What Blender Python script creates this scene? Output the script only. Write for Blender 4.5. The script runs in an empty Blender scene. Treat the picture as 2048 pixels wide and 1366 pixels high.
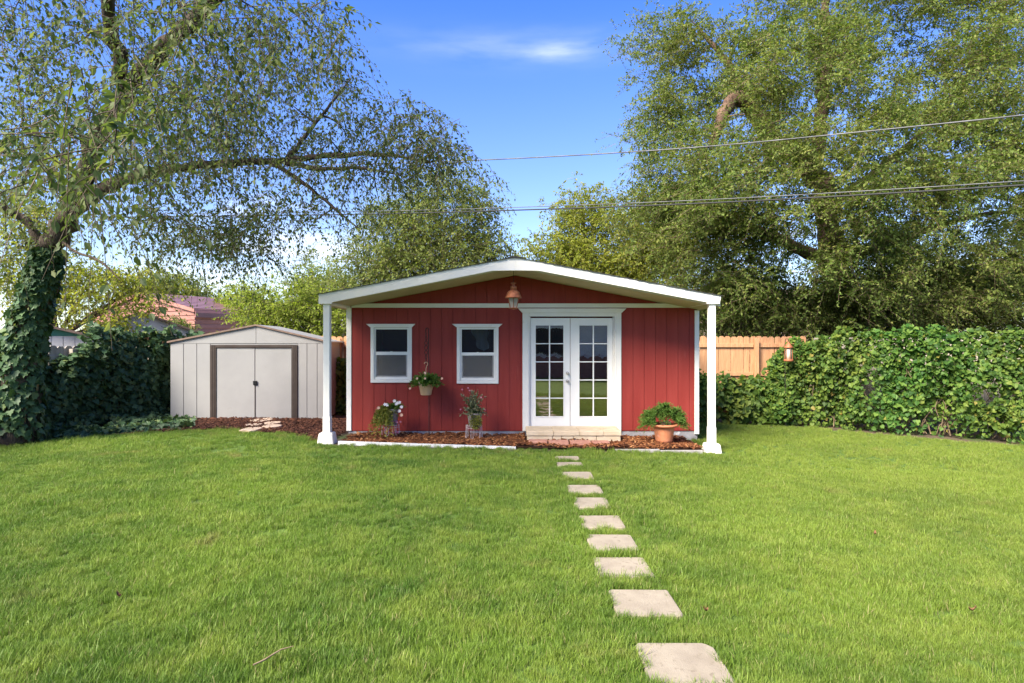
import bpy, bmesh, math, random
import numpy as np
from mathutils import Vector, Matrix

random.seed(7)
rng = np.random.default_rng(11)
S = bpy.context.scene
COL = S.collection
R = math.radians
F = 1200.0            # focal length in pixels of a 2048 px wide frame
EYE = 1.70

# ------------------------------------------------------------------ camera, sky, sun, exposure
cam_d = bpy.data.cameras.new('camera')
cam = bpy.data.objects.new('camera', cam_d)
COL.objects.link(cam)
cam.location = (0, 0, EYE)
cam.rotation_euler = (R(90), 0, 0)
cam_d.lens = 36.0 * F / 2048.0
cam_d.sensor_width = 36.0
cam_d.clip_start = 0.05
cam_d.clip_end = 3000
S.camera = cam

SUN_AZ = R(-137)       # bearing of the sun from +Y, clockwise: behind the camera, to its left
SUN_EL = R(42)
sun_dir = Vector((math.sin(SUN_AZ) * math.cos(SUN_EL), math.cos(SUN_AZ) * math.cos(SUN_EL), math.sin(SUN_EL)))
sd = bpy.data.lights.new('sun', 'SUN')
sd.energy = 3.3
sd.angle = R(26)
sd.color = (1.0, 0.91, 0.76)
so = bpy.data.objects.new('sun', sd)
COL.objects.link(so)
so.location = (-20, -20, 30)
so.rotation_euler = sun_dir.to_track_quat('Z', 'Y').to_euler()

world = bpy.data.worlds.new('World')
S.world = world
world.use_nodes = True
wn, wl = world.node_tree.nodes, world.node_tree.links
wn.clear()
w_out = wn.new('ShaderNodeOutputWorld')
w_bg = wn.new('ShaderNodeBackground')
w_bg.inputs['Strength'].default_value = 0.15
w_sky = wn.new('ShaderNodeTexSky')
w_sky.sky_type = 'NISHITA'
w_sky.sun_disc = False
w_sky.sun_elevation = SUN_EL
w_sky.sun_rotation = SUN_AZ
w_sky.altitude = 1300
w_sky.ozone_density = 1.0
w_sky.air_density = 1.0
w_sky.dust_density = 1.6
w_tc = wn.new('ShaderNodeTexCoord')
def wmath(op, a, b=None, c=None):
    n = wn.new('ShaderNodeMath'); n.operation = op
    for i, v in enumerate((a, b, c)):
        if v is None: continue
        if isinstance(v, (int, float)): n.inputs[i].default_value = v
        else: wl.new(v, n.inputs[i])
    return n.outputs[0]
w_sep = wn.new('ShaderNodeSeparateXYZ'); wl.new(w_tc.outputs['Generated'], w_sep.inputs[0])
elev = w_sep.outputs['Z']
# cloud layer: flat noise on the sky dome, denser towards the horizon
zc = wmath('MAXIMUM', elev, 0.06)
cx_, cy_ = wmath('DIVIDE', w_sep.outputs['X'], zc), wmath('DIVIDE', w_sep.outputs['Y'], zc)
w_comb = wn.new('ShaderNodeCombineXYZ'); wl.new(cx_, w_comb.inputs[0]); wl.new(wmath('MULTIPLY', cy_, 0.9), w_comb.inputs[1])
w_noise = wn.new('ShaderNodeTexNoise'); w_noise.inputs['Scale'].default_value = 0.62
w_noise.inputs['Detail'].default_value = 7; w_noise.inputs['Roughness'].default_value = 0.55
wl.new(w_comb.outputs[0], w_noise.inputs['Vector'])
lowness = wmath('SUBTRACT', 1.0, wmath('MULTIPLY', elev, 2.3))
lowness = wmath('MAXIMUM', lowness, 0.0)
dens = wmath('ADD', wmath('SUBTRACT', w_noise.outputs['Fac'], 0.66), wmath('MULTIPLY', lowness, 0.15))
dens = wmath('MULTIPLY', dens, 3.6)
dens = wmath('MINIMUM', wmath('MAXIMUM', dens, 0.0), 0.85)
# one thin wisp of high cloud over the house
def wisp(px, py, sx, sy, amt):
    d = Vector(((px - 1024) / F, 1.0, (683 - py) / F)).normalized()
    az = wmath('ARCTAN2', w_sep.outputs['X'], w_sep.outputs['Y'])
    el = wmath('ARCSINE', elev)
    a0, e0 = math.atan2(d.x, d.y), math.asin(d.z)
    wob = wmath('MULTIPLY', wmath('SUBTRACT', w_noise.outputs['Fac'], 0.5), 0.22)
    u = wmath('DIVIDE', wmath('ADD', wmath('SUBTRACT', az, a0), wob), sx)
    v = wmath('DIVIDE', wmath('ADD', wmath('SUBTRACT', el, e0), wmath('MULTIPLY', wob, 0.12)), sy)
    q = wmath('ADD', wmath('MULTIPLY', u, u), wmath('MULTIPLY', v, v))
    sv = wn.new('ShaderNodeCombineXYZ'); wl.new(wmath('MULTIPLY', az, 9.0), sv.inputs[0]); wl.new(wmath('MULTIPLY', el, 45.0), sv.inputs[1])
    sn = wn.new('ShaderNodeTexNoise'); sn.inputs['Scale'].default_value = 1.0; sn.inputs['Detail'].default_value = 5; wl.new(sv.outputs[0], sn.inputs['Vector'])
    streak = wmath('MAXIMUM', wmath('MULTIPLY', wmath('SUBTRACT', sn.outputs['Fac'], 0.25), 2.0), 0.0)
    return wmath('MULTIPLY', wmath('MULTIPLY', wmath('POWER', 2.718, wmath('MULTIPLY', q, -1.0)), amt), streak)
dens = wmath('MAXIMUM', dens, wisp(1120, 100, 0.08, 0.015, 0.30))
dens = wmath('MAXIMUM', dens, wisp(1050, 98, 0.22, 0.022, 0.14))
dens = wmath('MAXIMUM', dens, wisp(610, 500, 0.11, 0.03, 0.75))
dens = wmath('MAXIMUM', dens, wisp(470, 560, 0.2, 0.025, 0.6))
w_hsv = wn.new('ShaderNodeHueSaturation')
w_mr = wn.new('ShaderNodeMapRange'); wl.new(elev, w_mr.inputs[0])
for _i, _v in ((1, .04), (2, .5), (3, 1.15), (4, 1.36)): w_mr.inputs[_i].default_value = _v
wl.new(w_mr.outputs[0], w_hsv.inputs['Saturation'])
w_hsv.inputs['Hue'].default_value = 0.519
w_mv = wn.new('ShaderNodeMapRange'); wl.new(elev, w_mv.inputs[0])
for _i, _v in ((1, .03), (2, .45), (3, .44), (4, .60)): w_mv.inputs[_i].default_value = _v
wl.new(w_mv.outputs[0], w_hsv.inputs['Value'])
wl.new(w_sky.outputs[0], w_hsv.inputs['Color'])
w_mix = wn.new('ShaderNodeMixRGB'); wl.new(dens, w_mix.inputs['Fac'])
wl.new(w_hsv.outputs[0], w_mix.inputs['Color1']); w_mix.inputs['Color2'].default_value = (3.4, 3.4, 3.5, 1)
wl.new(w_mix.outputs[0], w_bg.inputs['Color'])
wl.new(w_bg.outputs[0], w_out.inputs['Surface'])

S.view_settings.view_transform = 'Standard'
S.view_settings.look = 'None'
S.view_settings.exposure = 2.08
S.view_settings.gamma = 1.0
S.render.engine = 'CYCLES'
S.cycles.max_bounces = 7
S.cycles.diffuse_bounces = 4
S.cycles.transmission_bounces = 4
S.cycles.transparent_max_bounces = 12

# ------------------------------------------------------------------ helpers
def W(px, py, Y):
    """the point at depth Y that the reference shows at (px, py)"""
    return Vector(((px - 1024) / F * Y, Y, EYE + (683 - py) / F * Y))

def gz(x):
    """height of the yard: falls gently from left to right"""
    x = np.clip(x, -5.5, 5.5)
    return -0.0245 * x

def tag(o, label=None, cat=None, group=None, kind=None):
    if label: o['label'] = label
    if cat: o['category'] = cat
    if group: o['group'] = group
    if kind: o['kind'] = kind
    return o

def thing(name, label, cat, loc, group=None, rz=0.0):
    o = bpy.data.objects.new(name, None)
    o.empty_display_size = 0.2
    COL.objects.link(o)
    o.location = loc
    o.rotation_euler = (0, 0, rz)
    return tag(o, label, cat, group)

def origin_of(o):
    v = Vector((0, 0, 0))
    while o is not None:
        v += o.location
        o = o.parent
    return v

def link(name, me, mats=None, parent=None, smooth=False):
    if mats is not None:
        for m in (mats if isinstance(mats, (list, tuple)) else [mats]):
            me.materials.append(m)
    if smooth:
        me.polygons.foreach_set('use_smooth', [True] * len(me.polygons))
    o = bpy.data.objects.new(name, me)
    COL.objects.link(o)
    if parent is not None: o.parent = parent
    return o

def from_bm(name, bm, mats, parent=None, smooth=False):
    """world-space bmesh -> object (children are stored relative to their parent)"""
    if parent is not None:
        bmesh.ops.translate(bm, verts=bm.verts, vec=-origin_of(parent))
    bm.normal_update()
    me = bpy.data.meshes.new(name)
    bm.to_mesh(me); bm.free()
    return link(name, me, mats, parent, smooth)

def bbox(bm, x0, x1, y0, y1, z0, z1, bevel=0.0, mi=0):
    vs = [bm.verts.new(p) for p in ((x0, y0, z0), (x1, y0, z0), (x1, y1, z0), (x0, y1, z0), (x0, y0, z1), (x1, y0, z1), (x1, y1, z1), (x0, y1, z1))]
    fs = [bm.faces.new([vs[i] for i in f]) for f in ((0, 3, 2, 1), (4, 5, 6, 7), (0, 1, 5, 4), (1, 2, 6, 5), (2, 3, 7, 6), (3, 0, 4, 7))]
    for f in fs: f.material_index = mi
    if bevel > 0:
        es = list({e for f in fs for e in f.edges})
        bmesh.ops.bevel(bm, geom=es, offset=bevel, segments=1, affect='EDGES', profile=0.5)
    return vs

def box(name, x0, x1, y0, y1, z0, z1, mat, parent=None, bevel=0.0):
    bm = bmesh.new()
    bbox(bm, x0, x1, y0, y1, z0, z1, bevel)
    return from_bm(name, bm, mat, parent)

def bprism(bm, pts, y0, y1, bevel=0.0):
    """polygon in XZ (counter-clockwise seen from -Y) pushed from y0 to y1"""
    a = [bm.verts.new((p[0], y0, p[1])) for p in pts]
    b = [bm.verts.new((p[0], y1, p[1])) for p in pts]
    n = len(pts)
    fs = [bm.faces.new(a), bm.faces.new(b[::-1])]
    for i in range(n):
        fs.append(bm.faces.new((a[(i + 1) % n], a[i], b[i], b[(i + 1) % n])))
    if bevel > 0:
        bmesh.ops.bevel(bm, geom=list({e for f in fs for e in f.edges}), offset=bevel, segments=1, affect='EDGES')

def prism(name, pts, y0, y1, mat, parent=None, bevel=0.0):
    bm = bmesh.new()
    bprism(bm, pts, y0, y1, bevel)
    bmesh.ops.recalc_face_normals(bm, faces=bm.faces)
    return from_bm(name, bm, mat, parent)

def blathe(bm, c, prof, n=24, cap=True):
    rings = []
    for r, z in prof:
        rings.append([bm.verts.new((c[0] + r * math.cos(2 * math.pi * i / n), c[1] + r * math.sin(2 * math.pi * i / n), c[2] + z)) for i in range(n)])
    for a, b in zip(rings[:-1], rings[1:]):
        for i in range(n):
            bm.faces.new((a[i], a[(i + 1) % n], b[(i + 1) % n], b[i]))
    if cap:
        bm.faces.new(rings[0][::-1]); bm.faces.new(rings[-1])

def lathe(name, c, prof, mat, parent=None, n=24, smooth=True, cap=True):
    bm = bmesh.new()
    blathe(bm, c, prof, n, cap)
    bmesh.ops.recalc_face_normals(bm, faces=bm.faces)
    o = from_bm(name, bm, mat, parent, smooth)
    return o

def tube_arrays(pts, rad, k=6):
    pts = np.asarray(pts, float); rad = np.asarray(rad, float)
    n = len(pts)
    t = np.gradient(pts, axis=0)
    t /= np.linalg.norm(t, axis=1)[:, None] + 1e-9
    ref = np.array([0.31, 0.87, 0.38])
    u = np.cross(t, ref); u /= np.linalg.norm(u, axis=1)[:, None] + 1e-9
    v = np.cross(t, u)
    ang = np.arange(k) * 2 * np.pi / k
    ring = np.cos(ang)[None, :, None] * u[:, None, :] + np.sin(ang)[None, :, None] * v[:, None, :]
    V = (pts[:, None, :] + ring * rad[:, None, None]).reshape(-1, 3)
    i = np.arange(n - 1)[:, None] * k
    j = np.arange(k)[None, :]
    j2 = (j + 1) % k
    Fq = np.stack([i + j, i + j2, i + k + j2, i + k + j], -1).reshape(-1, 4)
    return V, Fq

class Geo:
    """collects vertex and quad/tri arrays, then makes one mesh quickly"""
    def __init__(s): s.v = []; s.f4 = []; s.f3 = []; s.n = 0
    def add(s, V, Fq=None, Ft=None):
        V = np.asarray(V, float).reshape(-1, 3)
        s.v.append(V)
        if Fq is not None and len(Fq): s.f4.append(np.asarray(Fq) + s.n)
        if Ft is not None and len(Ft): s.f3.append(np.asarray(Ft) + s.n)
        s.n += len(V)
    def tube(s, pts, rad, k=6): s.add(*tube_arrays(pts, rad, k))
    def build(s, name, mat, parent=None, smooth=False, attr=None):
        V = np.concatenate(s.v) if s.v else np.zeros((0, 3))
        if parent is not None: V = V - np.array(origin_of(parent))
        f4 = np.concatenate(s.f4) if s.f4 else np.zeros((0, 4), int)
        f3 = np.concatenate(s.f3) if s.f3 else np.zeros((0, 3), int)
        me = bpy.data.meshes.new(name)
        me.vertices.add(len(V)); me.vertices.foreach_set('co', V.astype(np.float32).ravel())
        nl = f4.size + f3.size
        me.loops.add(nl)
        me.loops.foreach_set('vertex_index', np.concatenate([f4.ravel(), f3.ravel()]).astype(np.int32))
        npoly = len(f4) + len(f3)
        me.polygons.add(npoly)
        ls = np.concatenate([np.arange(len(f4)) * 4, f4.size + np.arange(len(f3)) * 3]).astype(np.int32)
        me.polygons.foreach_set('loop_start', ls)
        if smooth: me.polygons.foreach_set('use_smooth', np.ones(npoly, bool))
        if attr is not None:
            a = me.attributes.new('rnd', 'FLOAT', 'POINT')
            a.data.foreach_set('value', np.asarray(attr, np.float32))
        me.update(calc_edges=True)
        return link(name, me, mat, parent)

def unit(a):
    return a / (np.linalg.norm(a, axis=-1, keepdims=True) + 1e-9)

# leaf outlines: x across, y along (0 base .. 1 tip), z out of the blade
T_ELM = (np.array([(0, 0, 0), (-.26, .42, .07), (0, 1, -.05), (.26, .42, .07)]), None, np.array([(0, 2, 1), (0, 3, 2)]))
T_ELM_HI = (np.array([(0, 0, 0), (-.2, .2, .04), (-.28, .45, .06), (-.18, .75, .03), (0, 1, -.06), (.18, .75, .03), (.28, .45, .06), (.2, .2, .04), (0, .45, 0)]), None,
            np.array([(8, i, (i + 1) % 8) for i in range(8)][::-1]))
def fan(outline, cz=-.03, cy=.35):
    n = len(outline)
    V = np.array([(x, y, z) for x, y, z in outline] + [(0, cy, cz)])
    return (V, None, np.array([(n, i, (i + 1) % n) for i in range(n)]))
T_IVY = fan([(0, 0, 0), (.26, -.12, .04), (.52, .14, .05), (.34, .36, .03), (.36, .62, .05), (.15, .66, .02), (0, 1, -.05), (-.15, .66, .02), (-.36, .62, .05), (-.34, .36, .03), (-.52, .14, .05), (-.26, -.12, .04)])
T_VINE = fan([(0, .06, -.03), (.2, -.08, .03), (.46, .06, .08), (.50, .28, .03), (.47, .52, .09), (.27, .72, .02), (0, 1, -.16), (-.27, .72, .02), (-.47, .52, .09), (-.50, .28, .03), (-.46, .06, .08), (-.2, -.08, .03)], cz=-.08)

def frames(axis, nrm):
    """rotation matrices whose columns are (across, along, normal)"""
    y = unit(axis)
    x = unit(np.cross(y, nrm))
    z = np.cross(x, y)
    return np.stack([x, y, z], -1)

def leaves(geo, tmpl, P, axis, nrm, size):
    V, f4, f3 = tmpl
    Rm = frames(axis, nrm)
    k = len(V)
    out = P[:, None, :] + size[:, None, None] * np.einsum('nij,kj->nki', Rm, V)
    off = (np.arange(len(P)) * k)[:, None, None]
    geo.add(out.reshape(-1, 3), None, (f3[None] + off).reshape(-1, 3))
    return np.repeat(rng.random(len(P)), k)

# ------------------------------------------------------------------ materials
def nodes(name):
    m = bpy.data.materials.new(name)
    m.use_nodes = True
    nt = m.node_tree
    return m, nt.nodes, nt.links, nt.nodes['Principled BSDF'], nt.nodes['Material Output']

def M(name, c1, c2=None, sc=4.0, rough=0.7, bump=0.0, bsc=60.0, stretch=(1, 1, 1), metal=0.0, spec=0.3, c3=None, sc3=30.0, f3=0.5, detail=6):
    """painted or raw surface: two mottled tones, optional fine third tone, optional fine relief"""
    m, n, l, b, out = nodes(name)
    b.inputs['Roughness'].default_value = rough
    b.inputs['Metallic'].default_value = metal
    b.inputs['Specular IOR Level'].default_value = spec
    geo = n.new('ShaderNodeNewGeometry')
    mp = n.new('ShaderNodeMapping'); mp.inputs['Scale'].default_value = stretch
    l.new(geo.outputs['Position'], mp.inputs['Vector'])
    col = None
    if c2 is not None:
        tx = n.new('ShaderNodeTexNoise'); tx.inputs['Scale'].default_value = sc; tx.inputs['Detail'].default_value = detail
        tx.inputs['Roughness'].default_value = 0.62
        l.new(mp.outputs[0], tx.inputs['Vector'])
        rp = n.new('ShaderNodeValToRGB')
        rp.color_ramp.elements[0].position = 0.36; rp.color_ramp.elements[1].position = 0.66
        rp.color_ramp.elements[0].color = (*c1, 1); rp.color_ramp.elements[1].color = (*c2, 1)
        l.new(tx.outputs['Fac'], rp.inputs[0])
        col = rp.outputs[0]
        if c3 is not None:
            t3 = n.new('ShaderNodeTexNoise'); t3.inputs['Scale'].default_value = sc3; t3.inputs['Detail'].default_value = 5
            l.new(mp.outputs[0], t3.inputs['Vector'])
            r3 = n.new('ShaderNodeValToRGB'); r3.color_ramp.elements[0].position = f3; r3.color_ramp.elements[1].position = min(1, f3 + 0.12)
            l.new(t3.outputs['Fac'], r3.inputs[0])
            mx = n.new('ShaderNodeMixRGB'); l.new(r3.outputs[0], mx.inputs['Fac'])
            l.new(col, mx.inputs['Color1']); mx.inputs['Color2'].default_value = (*c3, 1)
            col = mx.outputs[0]
        l.new(col, b.inputs['Base Color'])
    else:
        b.inputs['Base Color'].default_value = (*c1, 1)
    if bump > 0:
        tb = n.new('ShaderNodeTexNoise'); tb.inputs['Scale'].default_value = bsc; tb.inputs['Detail'].default_value = 6
        l.new(mp.outputs[0], tb.inputs['Vector'])
        bp = n.new('ShaderNodeBump'); bp.inputs['Strength'].default_value = bump; bp.inputs['Distance'].default_value = 0.02
        l.new(tb.outputs['Fac'], bp.inputs['Height']); l.new(bp.outputs[0], b.inputs['Normal'])
    return m

def leafmat(name, cols, trans=0.35, rough=0.5, spec=0.35, tint=(1.25, 1.3, 0.55), patch=0.0):
    m, n, l, b, out = nodes(name)
    at = n.new('ShaderNodeAttribute'); at.attribute_name = 'rnd'
    oi = n.new('ShaderNodeObjectInfo')
    ad = n.new('ShaderNodeMath'); ad.operation = 'ADD'
    l.new(at.outputs['Fac'], ad.inputs[0]); l.new(oi.outputs['Random'], ad.inputs[1])
    fr = n.new('ShaderNodeMath'); fr.operation = 'FRACT'; l.new(ad.outputs[0], fr.inputs[0])
    rp = n.new('ShaderNodeValToRGB')
    els = rp.color_ramp.elements
    while len(els) < len(cols): els.new(0.5)
    for i, (p, c) in enumerate(cols):
        els[i].position = p; els[i].color = (*c, 1)
    l.new(fr.outputs[0], rp.inputs[0])
    col = rp.outputs[0]
    if patch > 0:
        geo = n.new('ShaderNodeNewGeometry')
        tx = n.new('ShaderNodeTexNoise'); tx.inputs['Scale'].default_value = 0.55; tx.inputs['Detail'].default_value = 3
        l.new(geo.outputs['Position'], tx.inputs['Vector'])
        hs = n.new('ShaderNodeHueSaturation')
        mr = n.new('ShaderNodeMapRange'); mr.inputs[1].default_value = 0.3; mr.inputs[2].default_value = 0.7
        mr.inputs[3].default_value = 0.5 + 0.03 * patch; mr.inputs[4].default_value = 0.5 - 0.045 * patch
        l.new(tx.outputs['Fac'], mr.inputs[0]); l.new(mr.outputs[0], hs.inputs['Hue'])
        l.new(col, hs.inputs['Color']); col = hs.outputs[0]
    l.new(col, b.inputs['Base Color'])
    b.inputs['Roughness'].default_value = rough
    b.inputs['Specular IOR Level'].default_value = spec
    tr = n.new('ShaderNodeBsdfTranslucent')
    mu = n.new('ShaderNodeMixRGB'); mu.blend_type = 'MULTIPLY'; mu.inputs['Fac'].default_value = 1
    l.new(col, mu.inputs['Color1']); mu.inputs['Color2'].default_value = (*tint, 1)
    l.new(mu.outputs[0], tr.inputs['Color'])
    ms = n.new('ShaderNodeMixShader'); ms.inputs[0].default_value = trans
    l.new(b.outputs[0], ms.inputs[1]); l.new(tr.outputs[0], ms.inputs[2])
    l.new(ms.outputs[0], out.inputs['Surface'])
    return m

MAT = {}
MAT['red'] = M('red_paint', (.238, .027, .020), (.278, .037, .028), sc=1.6, rough=.62, bump=.25, bsc=55, stretch=(3, 3, .35), c3=(.31, .065, .05), sc3=5, f3=.67)
MAT['groove'] = M('groove_paint', (.17, .02, .017), rough=.8)
MAT['white'] = M('white_paint', (.76, .73, .67), (.81, .78, .72), sc=2.5, rough=.5, bump=.08, bsc=40, c3=(.66, .63, .56), sc3=9, f3=.66)
MAT['vinyl'] = M('white_vinyl', (.80, .78, .73), (.83, .81, .76), sc=3, rough=.35)
MAT['cream'] = M('soffit_paint', (.50, .44, .28), (.56, .50, .33), sc=2, rough=.7, bump=.1, bsc=30)
MAT['shingle'] = M('asphalt_shingle', (.035, .033, .034), (.075, .07, .068), sc=30, rough=.95, bump=.6, bsc=150)
MAT['concrete'] = M('concrete', (.30, .285, .27), (.40, .385, .36), sc=6, rough=.9, bump=.3, bsc=90)
MAT['foundation'] = M('foundation', (.22, .21, .22), (.36, .35, .36), sc=5, rough=.9, bump=.3, bsc=60, c3=(.62, .62, .63), sc3=9, f3=.62)
MAT['block'] = M('block_concrete', (.56, .44, .29), (.66, .54, .38), sc=5, rough=.92, bump=.4, bsc=120)
MAT['paver'] = M('paver_concrete', (.255, .215, .16), (.325, .28, .21), sc=5, rough=.92, bump=.35, bsc=130, c3=(.21, .175, .125), sc3=24, f3=.6)
MAT['brickred'] = M('red_brick', (.36, .16, .11), (.48, .25, .18), sc=9, rough=.9, bump=.4, bsc=90)
MAT['flag'] = M('sandstone', (.40, .30, .22), (.55, .43, .33), sc=7, rough=.9, bump=.35, bsc=60)
MAT['edging'] = M('white_edging', (.58, .58, .57), (.76, .76, .75), sc=6, rough=.7, bump=.25, bsc=50, c3=(.36, .35, .33), sc3=11, f3=.62)
MAT['soil'] = M('soil', (.06, .042, .028), (.13, .095, .06), sc=2.2, rough=1, bump=.5, bsc=40, c3=(.055, .075, .02), sc3=1.1, f3=.5)
MAT['lawnbase'] = M('lawn_soil', (.055, .10, .015), (.09, .15, .022), sc=3, rough=1, bump=.5, bsc=60)
MAT['bedsoil'] = M('bed_soil', (.045, .018, .010), (.10, .04, .018), sc=20, rough=1, bump=.6, bsc=80)
MAT['shedpaint'] = M('shed_enamel', (.275, .272, .270), (.31, .306, .302), sc=1.5, rough=.45, bump=.03, bsc=8, c3=(.25, .235, .22), sc3=7, f3=.7)
MAT['shedbrown'] = M('shed_brown', (.045, .033, .028), (.065, .05, .042), sc=4, rough=.5)
MAT['black'] = M('black_plastic', (.012, .012, .013), rough=.4)
MAT['iron'] = M('black_iron', (.02, .017, .018), (.05, .035, .03), sc=30, rough=.6, metal=.4)
MAT['copper'] = M('rusty_copper', (.30, .095, .045), (.42, .16, .075), sc=18, rough=.6, bump=.2, bsc=80, metal=.25, c3=(.16, .06, .04), sc3=25, f3=.6)
MAT['terracotta'] = M('terracotta', (.50, .185, .085), (.60, .25, .13), sc=6, rough=.6, c3=(.55, .28, .2), sc3=10, f3=.62)
MAT['tanplastic'] = M('tan_plastic', (.56, .36, .21), (.62, .42, .26), sc=6, rough=.5)
MAT['greyplastic'] = M('grey_pot', (.18, .15, .15), (.28, .24, .24), sc=12, rough=.7)
MAT['wirewhite'] = M('white_wire', (.68, .64, .66), rough=.45)
MAT['steel'] = M('brushed_steel', (.55, .53, .50), rough=.3, metal=1.0)
MAT['cedar'] = M('cedar', (.40, .20, .098), (.53, .295, .155), sc=5, rough=.8, bump=.2, bsc=50, stretch=(6, 6, .5), c3=(.30, .135, .06), sc3=14, f3=.63)
MAT['oldfence'] = M('weathered_fence', (.30, .26, .21), (.40, .36, .30), sc=5, rough=.9, bump=.2, bsc=50, stretch=(6, 6, .5))
MAT['barnred'] = M('barn_metal', (.30, .14, .11), (.36, .175, .14), sc=1.2, rough=.55)
MAT['barnroof'] = M('barn_roof_metal', (.19, .095, .085), (.235, .12, .11), sc=1.2, rough=.4)
MAT['greenpaint'] = M('green_paint', (.045, .17, .13), (.06, .20, .155), sc=4, rough=.6)
MAT['dirtywhite'] = M('dirty_white', (.55, .53, .52), (.66, .65, .63), sc=3, rough=.7)
MAT['roofbrown'] = M('brown_roof', (.16, .11, .09), (.24, .17, .13), sc=8, rough=.9)
MAT['tanstucco'] = M('tan_stucco', (.45, .33, .22), (.52, .40, .28), sc=3, rough=.9)
MAT['bark'] = M('elm_bark', (.04, .030, .023), (.115, .085, .062), sc=7, rough=.95, bump=1.0, bsc=16, stretch=(4, 4, .8))
MAT['barkred'] = M('old_elm_bark', (.09, .055, .04), (.20, .125, .09), sc=5, rough=.95, bump=1.0, bsc=12, stretch=(4, 4, .8))
MAT['twig'] = M('twig_bark', (.07, .05, .035), (.14, .11, .075), sc=10, rough=.9)
MAT['drystem'] = M('dry_stem', (.22, .15, .085), (.36, .27, .17), sc=10, rough=.9)
MAT['vinestem'] = M('vine_stem', (.10, .07, .045), (.22, .16, .10), sc=10, rough=.9)
MAT['deadleaf'] = M('dead_leaf', (.11, .055, .025), (.2, .11, .05), sc=20, rough=.9)
MAT['wire'] = M('aluminium_wire', (.07, .073, .076), (.16, .16, .165), sc=3, rough=.5, metal=.3)
MAT['wiredark'] = M('dark_cable', (.03, .03, .032), rough=.6)
MAT['dark'] = M('dark_interior', (.045, .042, .04), rough=.9)
MAT['floorwood'] = M('interior_floor', (.30, .24, .18), rough=.7)
MAT['reflection'] = M('pale_reflection', (.55, .55, .66), (.68, .68, .78), sc=9, rough=.9)  # tone of the white patch reflected in the right window, put on a sheet
MAT['siding'] = M('pale_siding', (.55, .53, .55), (.62, .60, .62), sc=2, rough=.7)
MAT['brickwall'] = M('brick_wall', (.22, .10, .08), (.32, .17, .13), sc=9, rough=.9)

def glass(name, refl, tint=(.80, .84, .82)):
    m, n, l, b, out = nodes(name)
    n.remove(b)
    tr = n.new('ShaderNodeBsdfTransparent'); tr.inputs[0].default_value = (*tint, 1)
    gl = n.new('ShaderNodeBsdfGlossy'); gl.inputs['Roughness'].default_value = 0.015; gl.inputs['Color'].default_value = (.82, .72, .68, 1)
    tx = n.new('ShaderNodeTexNoise'); tx.inputs['Scale'].default_value = 2.2; tx.inputs['Detail'].default_value = 1
    bp = n.new('ShaderNodeBump'); bp.inputs['Strength'].default_value = .03; bp.inputs['Distance'].default_value = .02
    l.new(tx.outputs['Fac'], bp.inputs['Height']); l.new(bp.outputs[0], gl.inputs['Normal'])
    lw = n.new('ShaderNodeLayerWeight'); lw.inputs['Blend'].default_value = .25
    ad = n.new('ShaderNodeMath'); ad.operation = 'ADD'; ad.inputs[1].default_value = refl; ad.use_clamp = True
    l.new(lw.outputs['Fresnel'], ad.inputs[0])
    mx = n.new('ShaderNodeMixShader'); l.new(ad.outputs[0], mx.inputs[0])
    l.new(tr.outputs[0], mx.inputs[1]); l.new(gl.outputs[0], mx.inputs[2])
    l.new(mx.outputs[0], out.inputs['Surface'])
    return m
MAT['glass'] = glass('door_glass', .34)
MAT['winglass'] = glass('window_glass', .03, (.55, .57, .55))
MAT['frost'] = M('dusty_glass', (.50, .46, .38), (.62, .58, .48), sc=20, rough=.25)

def screenmat():
    m, n, l, b, out = nodes('insect_screen')
    b.inputs['Base Color'].default_value = (.17, .16, .15, 1); b.inputs['Roughness'].default_value = .8
    tr = n.new('ShaderNodeBsdfTransparent')
    mx = n.new('ShaderNodeMixShader'); mx.inputs[0].default_value = .5
    l.new(tr.outputs[0], mx.inputs[1]); l.new(b.outputs[0], mx.inputs[2]); l.new(mx.outputs[0], out.inputs['Surface'])
    return m
MAT['screen'] = screenmat()

MAT['elmleaf'] = leafmat('elm_leaf', [(0, (.058, .086, .03)), (.45, (.092, .128, .044)), (.8, (.13, .165, .056)), (1, (.19, .21, .08))], trans=.45, spec=.25, rough=.55)
MAT['bigelm'] = leafmat('big_elm_leaf', [(0, (.085, .13, .030)), (.5, (.14, .195, .045)), (.85, (.20, .25, .06)), (1, (.27, .275, .085))], trans=.45, patch=.35, spec=.15, rough=.65)
MAT['midelm'] = leafmat('mid_elm_leaf', [(0, (.12, .165, .042)), (.5, (.18, .225, .058)), (1, (.25, .27, .085))], trans=.45, spec=.15, rough=.65)
MAT['limeleaf'] = leafmat('lime_leaf', [(0, (.17, .24, .03)), (.5, (.25, .32, .05)), (1, (.33, .37, .08))], trans=.5, spec=.15, rough=.65)
MAT['yellowleaf'] = leafmat('yellow_green_leaf', [(0, (.165, .205, .03)), (.5, (.24, .28, .045)), (1, (.33, .32, .065))], trans=.5, spec=.15, rough=.65)
MAT['ivyleaf'] = leafmat('ivy_leaf', [(0, (.034, .070, .032)), (.5, (.055, .105, .046)), (.88, (.085, .145, .06)), (1, (.14, .18, .06))], trans=.15, rough=.5, spec=.22)
MAT['vineleaf'] = leafmat('vine_leaf', [(0, (.035, .080, .018)), (.35, (.07, .145, .028)), (.90, (.16, .24, .045)), (.985, (.17, .23, .045)), (1, (.30, .24, .06))], trans=.38, rough=.5, patch=.7, spec=.2)
MAT['fern'] = leafmat('potted_green', [(0, (.06, .13, .025)), (.5, (.10, .19, .035)), (1, (.17, .26, .06))], trans=.4, spec=.15)
MAT['trail'] = leafmat('trailing_yellow_green', [(0, (.12, .15, .025)), (.5, (.20, .22, .035)), (1, (.32, .27, .06))], trans=.35)
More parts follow.
